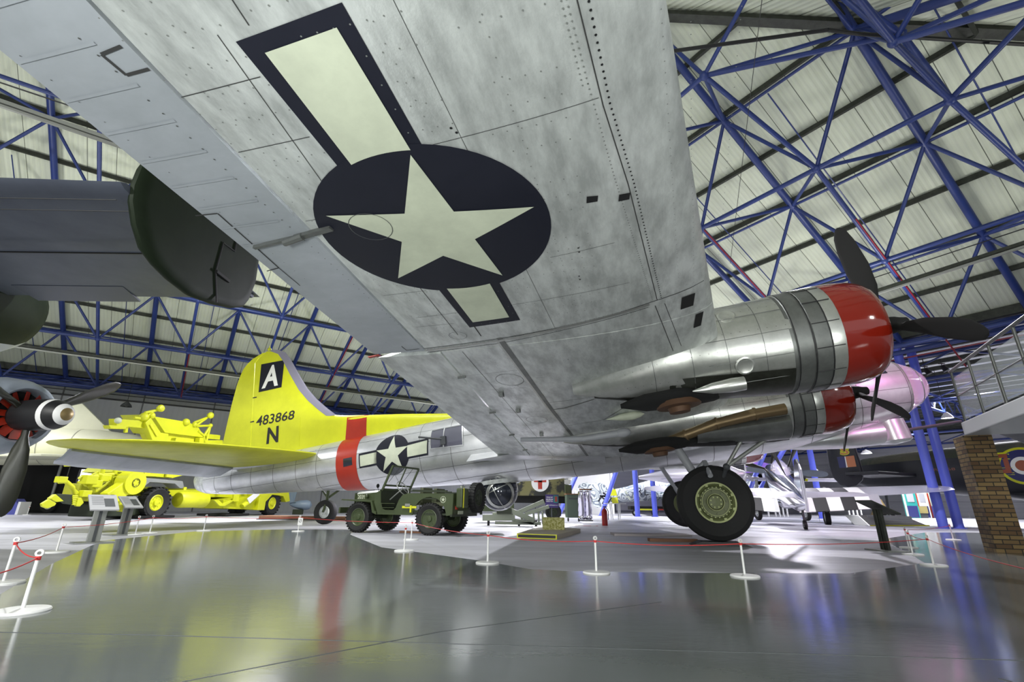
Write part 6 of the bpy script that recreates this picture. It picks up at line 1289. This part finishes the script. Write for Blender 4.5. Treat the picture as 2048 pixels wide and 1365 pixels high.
# ================================================================== displays on the right
t = thing('display_plinth', 'low silver display plinth with sloping text panel under the dark bomber', 'plinth', gz(1800, 1054)); o = t.location; s_ = o.y
A = [gz(1741, 1053)-o, gz(1858, 1053)-o]; MB().prism([A[0], A[1], V((A[1].x-.9, 1.2, .42)), V((A[0].x+.3, 1.2, .42))], (0, 1.0, 0)).build('plinth', 'galvanised', t, bevel=.02); MB().bar(A[0]-V((0, .02, -.02)), A[1]-V((0, .02, -.02)), .04, .05).build('kick_strip', 'yellow_dull', t)
for k in range(3): MB().bar(V((A[0].x+.8, .3+.25*k, .15+.09*k)), V((A[1].x-1.0, .3+.25*k, .15+.09*k)), .03, .01).build('text_line', 'cream', t)
MB().box(((A[0].x+A[1].x)/2, 1.7, .2), (A[1].x-A[0].x-1.3, 1.2, .4)).build('plinth_body', 'grey_paint', t)
for px, w_, cols, lab in ((1852, 22, ('white_paint', 'roundel_blue', 'red'), 'tall display board in white, blue and red left of the blue columns'), (1828, 26, ('teal', 'roundel_blue', 'cream'), 'tall pale green display board left of the red and blue one'), (1873, 16, ('cream', 'case_blue', 'red'), 'narrow display board just behind the left blue column')):
    p = gz(px, 1037); t = thing('display_board', lab, 'display board', p); wd = w_/950*p.y; 
    MB().box((0, 0, 1.2), (wd, .08, 2.4)).build('panel', cols[0], t); MB().box((0, -.05, .5), (wd*.8, .02, .9)).build('lower_panel', cols[1], t); MB().box((-wd*.42, -.05, 1.0), (wd*.14, .03, 2.0)).build('stripe', cols[2], t); MB().box((wd*.05, -.05, 1.6), (wd*.5, .02, .7)).build('picture', 'grey_paint', t)
p = gz(1818, 1036); t = thing('wooden_crate', 'yellow-brown wooden crate on the plinth row', 'crate', p-V((0, 1.2, 0))); MB().box((0, 0, .65), (1.1, .6, .55)).build('box', mat('crate_wood', (.30, .25, .09), .7), t, bevel=.01); MB().box((0, 0, .19), (1.0, .5, .38)).build('base', 'dark_grey', t)
p = gz(1765, 1040); t = thing('brass_bell_display', 'brass coloured bell-shaped exhibit behind the dark information stand', 'exhibit', p); MB().lathe([(.3, .62), (.34, .6), (.6, .45), (1.3, .2), (1.36, .0)], n=20).build('bell', 'brass', t, smooth=True); MB().lathe([(0, .5), (.3, .55)], n=20, cap0=True, cap1=True).build('foot', 'dark_grey', t)
p = gz(1925, 1028); t = thing('aircraft_float', 'long grey curved wing section with rusty cargo behind the blue columns', 'aircraft part', p); MB().loft([[(x, .4*h*math.cos(t_), z+h*.5*math.sin(t_)) for t_ in [2*math.pi*k/16 for k in range(16)]] for x, z, h in ((-3.5, 1.5, .1), (-2, 1.25, .6), (0, .9, .9), (2, .65, .9), (3.5, .5, .5))]).build('section', 'grey_paint', t, smooth=True); MB().bar((-2.2, -.1, 1.75), (2.6, -.1, 1.15), .4, .22).build('cargo', 'rust', t); MB().box((0, 0, .2), (4, .5, .4)).build('cradle', 'matte_black', t)
for k, px in enumerate((1500, 1512, 1538, 1552, 1560, 1568, 1576, 1700, 1708, 1716, 1724)):
    p = gz(px, 1034); t = thing('white_railing_post', '%s white railing post, counted from the left, in the row behind the silver fighter' % ['first', 'second', 'third', 'fourth', 'fifth', 'sixth', 'seventh', 'eighth', 'ninth', 'tenth', 'last'][k], 'railing post', p, group='white railing posts behind the silver fighter'); MB().box((0, 0, .55), (.10, .1, 1.1)).build('post', 'white_paint', t)
# ================================================================== brick pillar, raised deck and railing
bk = bpy.data.materials.new('brickwork'); bk.use_nodes = True; nt = bk.node_tree; bs = nt.nodes['Principled BSDF']; tc = nt.nodes.new('ShaderNodeTexCoord'); sx = nt.nodes.new('ShaderNodeSeparateXYZ'); cb = nt.nodes.new('ShaderNodeCombineXYZ'); nt.links.new(tc.outputs['Object'], sx.inputs[0]); nt.links.new(math_node(nt, 'ADD', sx.outputs[0], sx.outputs[1]), cb.inputs[0]); nt.links.new(sx.outputs[2], cb.inputs[1])
br = nt.nodes.new('ShaderNodeTexBrick'); nt.links.new(cb.outputs[0], br.inputs['Vector']); br.inputs['Scale'].default_value = 1; br.inputs['Brick Width'].default_value = .225; br.inputs['Row Height'].default_value = .075; br.inputs['Mortar Size'].default_value = .008; br.inputs['Color1'].default_value = (.24, .16, .065, 1); br.inputs['Color2'].default_value = (.085, .042, .02, 1); br.inputs['Mortar'].default_value = (.03, .025, .018, 1); br.inputs['Bias'].default_value = -.1
nt.links.new(br.outputs['Color'], bs.inputs['Base Color']); bs.inputs['Roughness'].default_value = .8; bp = nt.nodes.new('ShaderNodeBump'); bp.inputs['Strength'].default_value = .6; bp.inputs['Distance'].default_value = .02; nt.links.new(math_node(nt, 'SUBTRACT', 1, br.outputs['Fac']), bp.inputs['Height']); nt.links.new(bp.outputs[0], bs.inputs['Normal'])
pl = gz(1994, 1107); dz_ = gy(1925, 872, pl.y).z; pa = R(-25)
u1 = V((math.cos(pa), math.sin(pa), 0)); v1 = V((-u1.y, u1.x, 0)); W1, D1 = .42, .50
pil = thing('brick_pillar', 'yellow-brown brick pillar carrying the raised deck on the right', 'pillar', pl+u1*W1/2+v1*D1/2, (0, 0, pa)); MB().box((0, 0, dz_/2), (W1, D1, dz_)).build('brickwork', bk, pil)
zt_ = gy(1921, 846, pl.y).z; c1_ = gz(1921, 846, zt_); c2_ = gz(2100, 768, zt_); cb_ = c1_; dd = (c2_-c1_).normalized(); dn2 = V((-dd.y, dd.x, 0))
dk = thing('raised_deck', 'grey concrete edge of the raised viewing deck on the right', 'deck', (c1_.x, c1_.y, dz_), (0, 0, math.atan2(dd.y, dd.x)))
if dn2.dot(V((1, 0, 0))) < 0: sgn = -1
else: sgn = 1
MB().box((4, sgn*2.0, (zt_-dz_)/2), (8, 4.0, zt_-dz_)).build('slab', mat('deck_concrete', (.45, .46, .48), .5), dk, bevel=.02)
rl = thing('steel_railing', 'steel tube railing with glass panels on the raised deck', 'railing', (c1_.x, c1_.y, zt_), (0, 0, math.atan2(dd.y, dd.x)))
bx_ = [(gz(a, b, zt_)-c1_).dot(dd) for a, b in ((1924, 842), (1962, 825), (2010, 805))]; sp_ = (bx_[2]-bx_[0])/2; print('SP', bx_, sp_)
for k in range(6): MB().tube((.06+k*sp_, sgn*.06, 0), (.06+k*sp_, sgn*.06, 1.0), .022, n=12).build('baluster', mat('rail_steel', (.10, .105, .10), .35, .7), rl, smooth=True)
MB().tube((0, sgn*.06, 1.0), (5, sgn*.06, 1.0), .028, n=12).build('handrail', mat('rail_steel', (.10, .105, .10), .35, .7), rl, smooth=True); MB().tube((0, sgn*.06, .5), (5, sgn*.06, .5), .014, n=10).build('mid_rail', mat('rail_steel', (.10, .105, .10), .35, .7), rl, smooth=True)
MB().tube((.06, sgn*.06, 1.0), (.06, sgn*3.5, 1.0), .028, n=12).build('handrail', mat('rail_steel', (.10, .105, .10), .35, .7), rl, smooth=True); MB().tube((.06, sgn*.06, .5), (.06, sgn*3.5, .5), .014, n=10).build('mid_rail', mat('rail_steel', (.10, .105, .10), .35, .7), rl, smooth=True)
for k in range(3): MB().tube((.06, sgn*(.7+k*.9), 0), (.06, sgn*(.7+k*.9), 1.0), .02, n=12).build('baluster', mat('rail_steel', (.10, .105, .10), .35, .7), rl, smooth=True)
for k in range(5): MB().box((.06+sp_/2+k*sp_, sgn*.06, .45), (sp_*.85, .008, .8)).build('glass_panel', 'glass', rl)
# ================================================================== pendant lamps and stage spotlights
def pendant(px, py, Y, lab, lit=True, r=.3, top=EAVE):
    p = gy(px, py, Y); t = thing('pendant_lamp', lab, 'lamp', p); b = MB().lathe([(.30, .05), (.26, .09), (.12, r*.8), (0, r), (.01, r*.96), (.11, r*.74), (.24, .07)], n=24).build('shade', 'dark_grey' if not lit else 'white_paint', t, smooth=True)
    MB().tube((0, 0, .3), (0, 0, max(.5, top-p.z)), .012, n=6).build('cable', 'black', t); MB().ball((0, 0, .10), .1, 12, 8).build('bulb', 'lamp_glow' if lit else 'galvanised', b)
pendant(252, 814, 27, 'dark dome lamp hanging by the left wall', False, .28)
pendant(1895, 837, 24, 'lit dome lamp hanging left of the raised deck', True, .26); pendant(1733, 908, 36, 'lit dome lamp hanging left of the dark bomber body', True, .36); pendant(1631, 944, 40, 'small lit dome lamp behind the silver fighter', True, .25)
for px, py, l in ((1850, 738, 'left black stage spotlight hanging beyond the pink nose'), (1884, 732, 'right black stage spotlight hanging beyond the pink nose')):
    p = gy(px, py, 22); t = thing('stage_spotlight', l, 'spotlight', p); MB().lathe([(0, .10), (.25, .12), (.3, .14), (.3, 0)], (0, 0, 0), (.3, -.3, -1), 16).build('housing', 'black', t, smooth=True); MB().tube((0, 0, 0), (0, 0, EAVE-p.z-.1), .02, n=6).build('hanger', 'black', t); MB().box((0, 0, .1), (.3, .04, .04)).build('yoke', 'black', t)
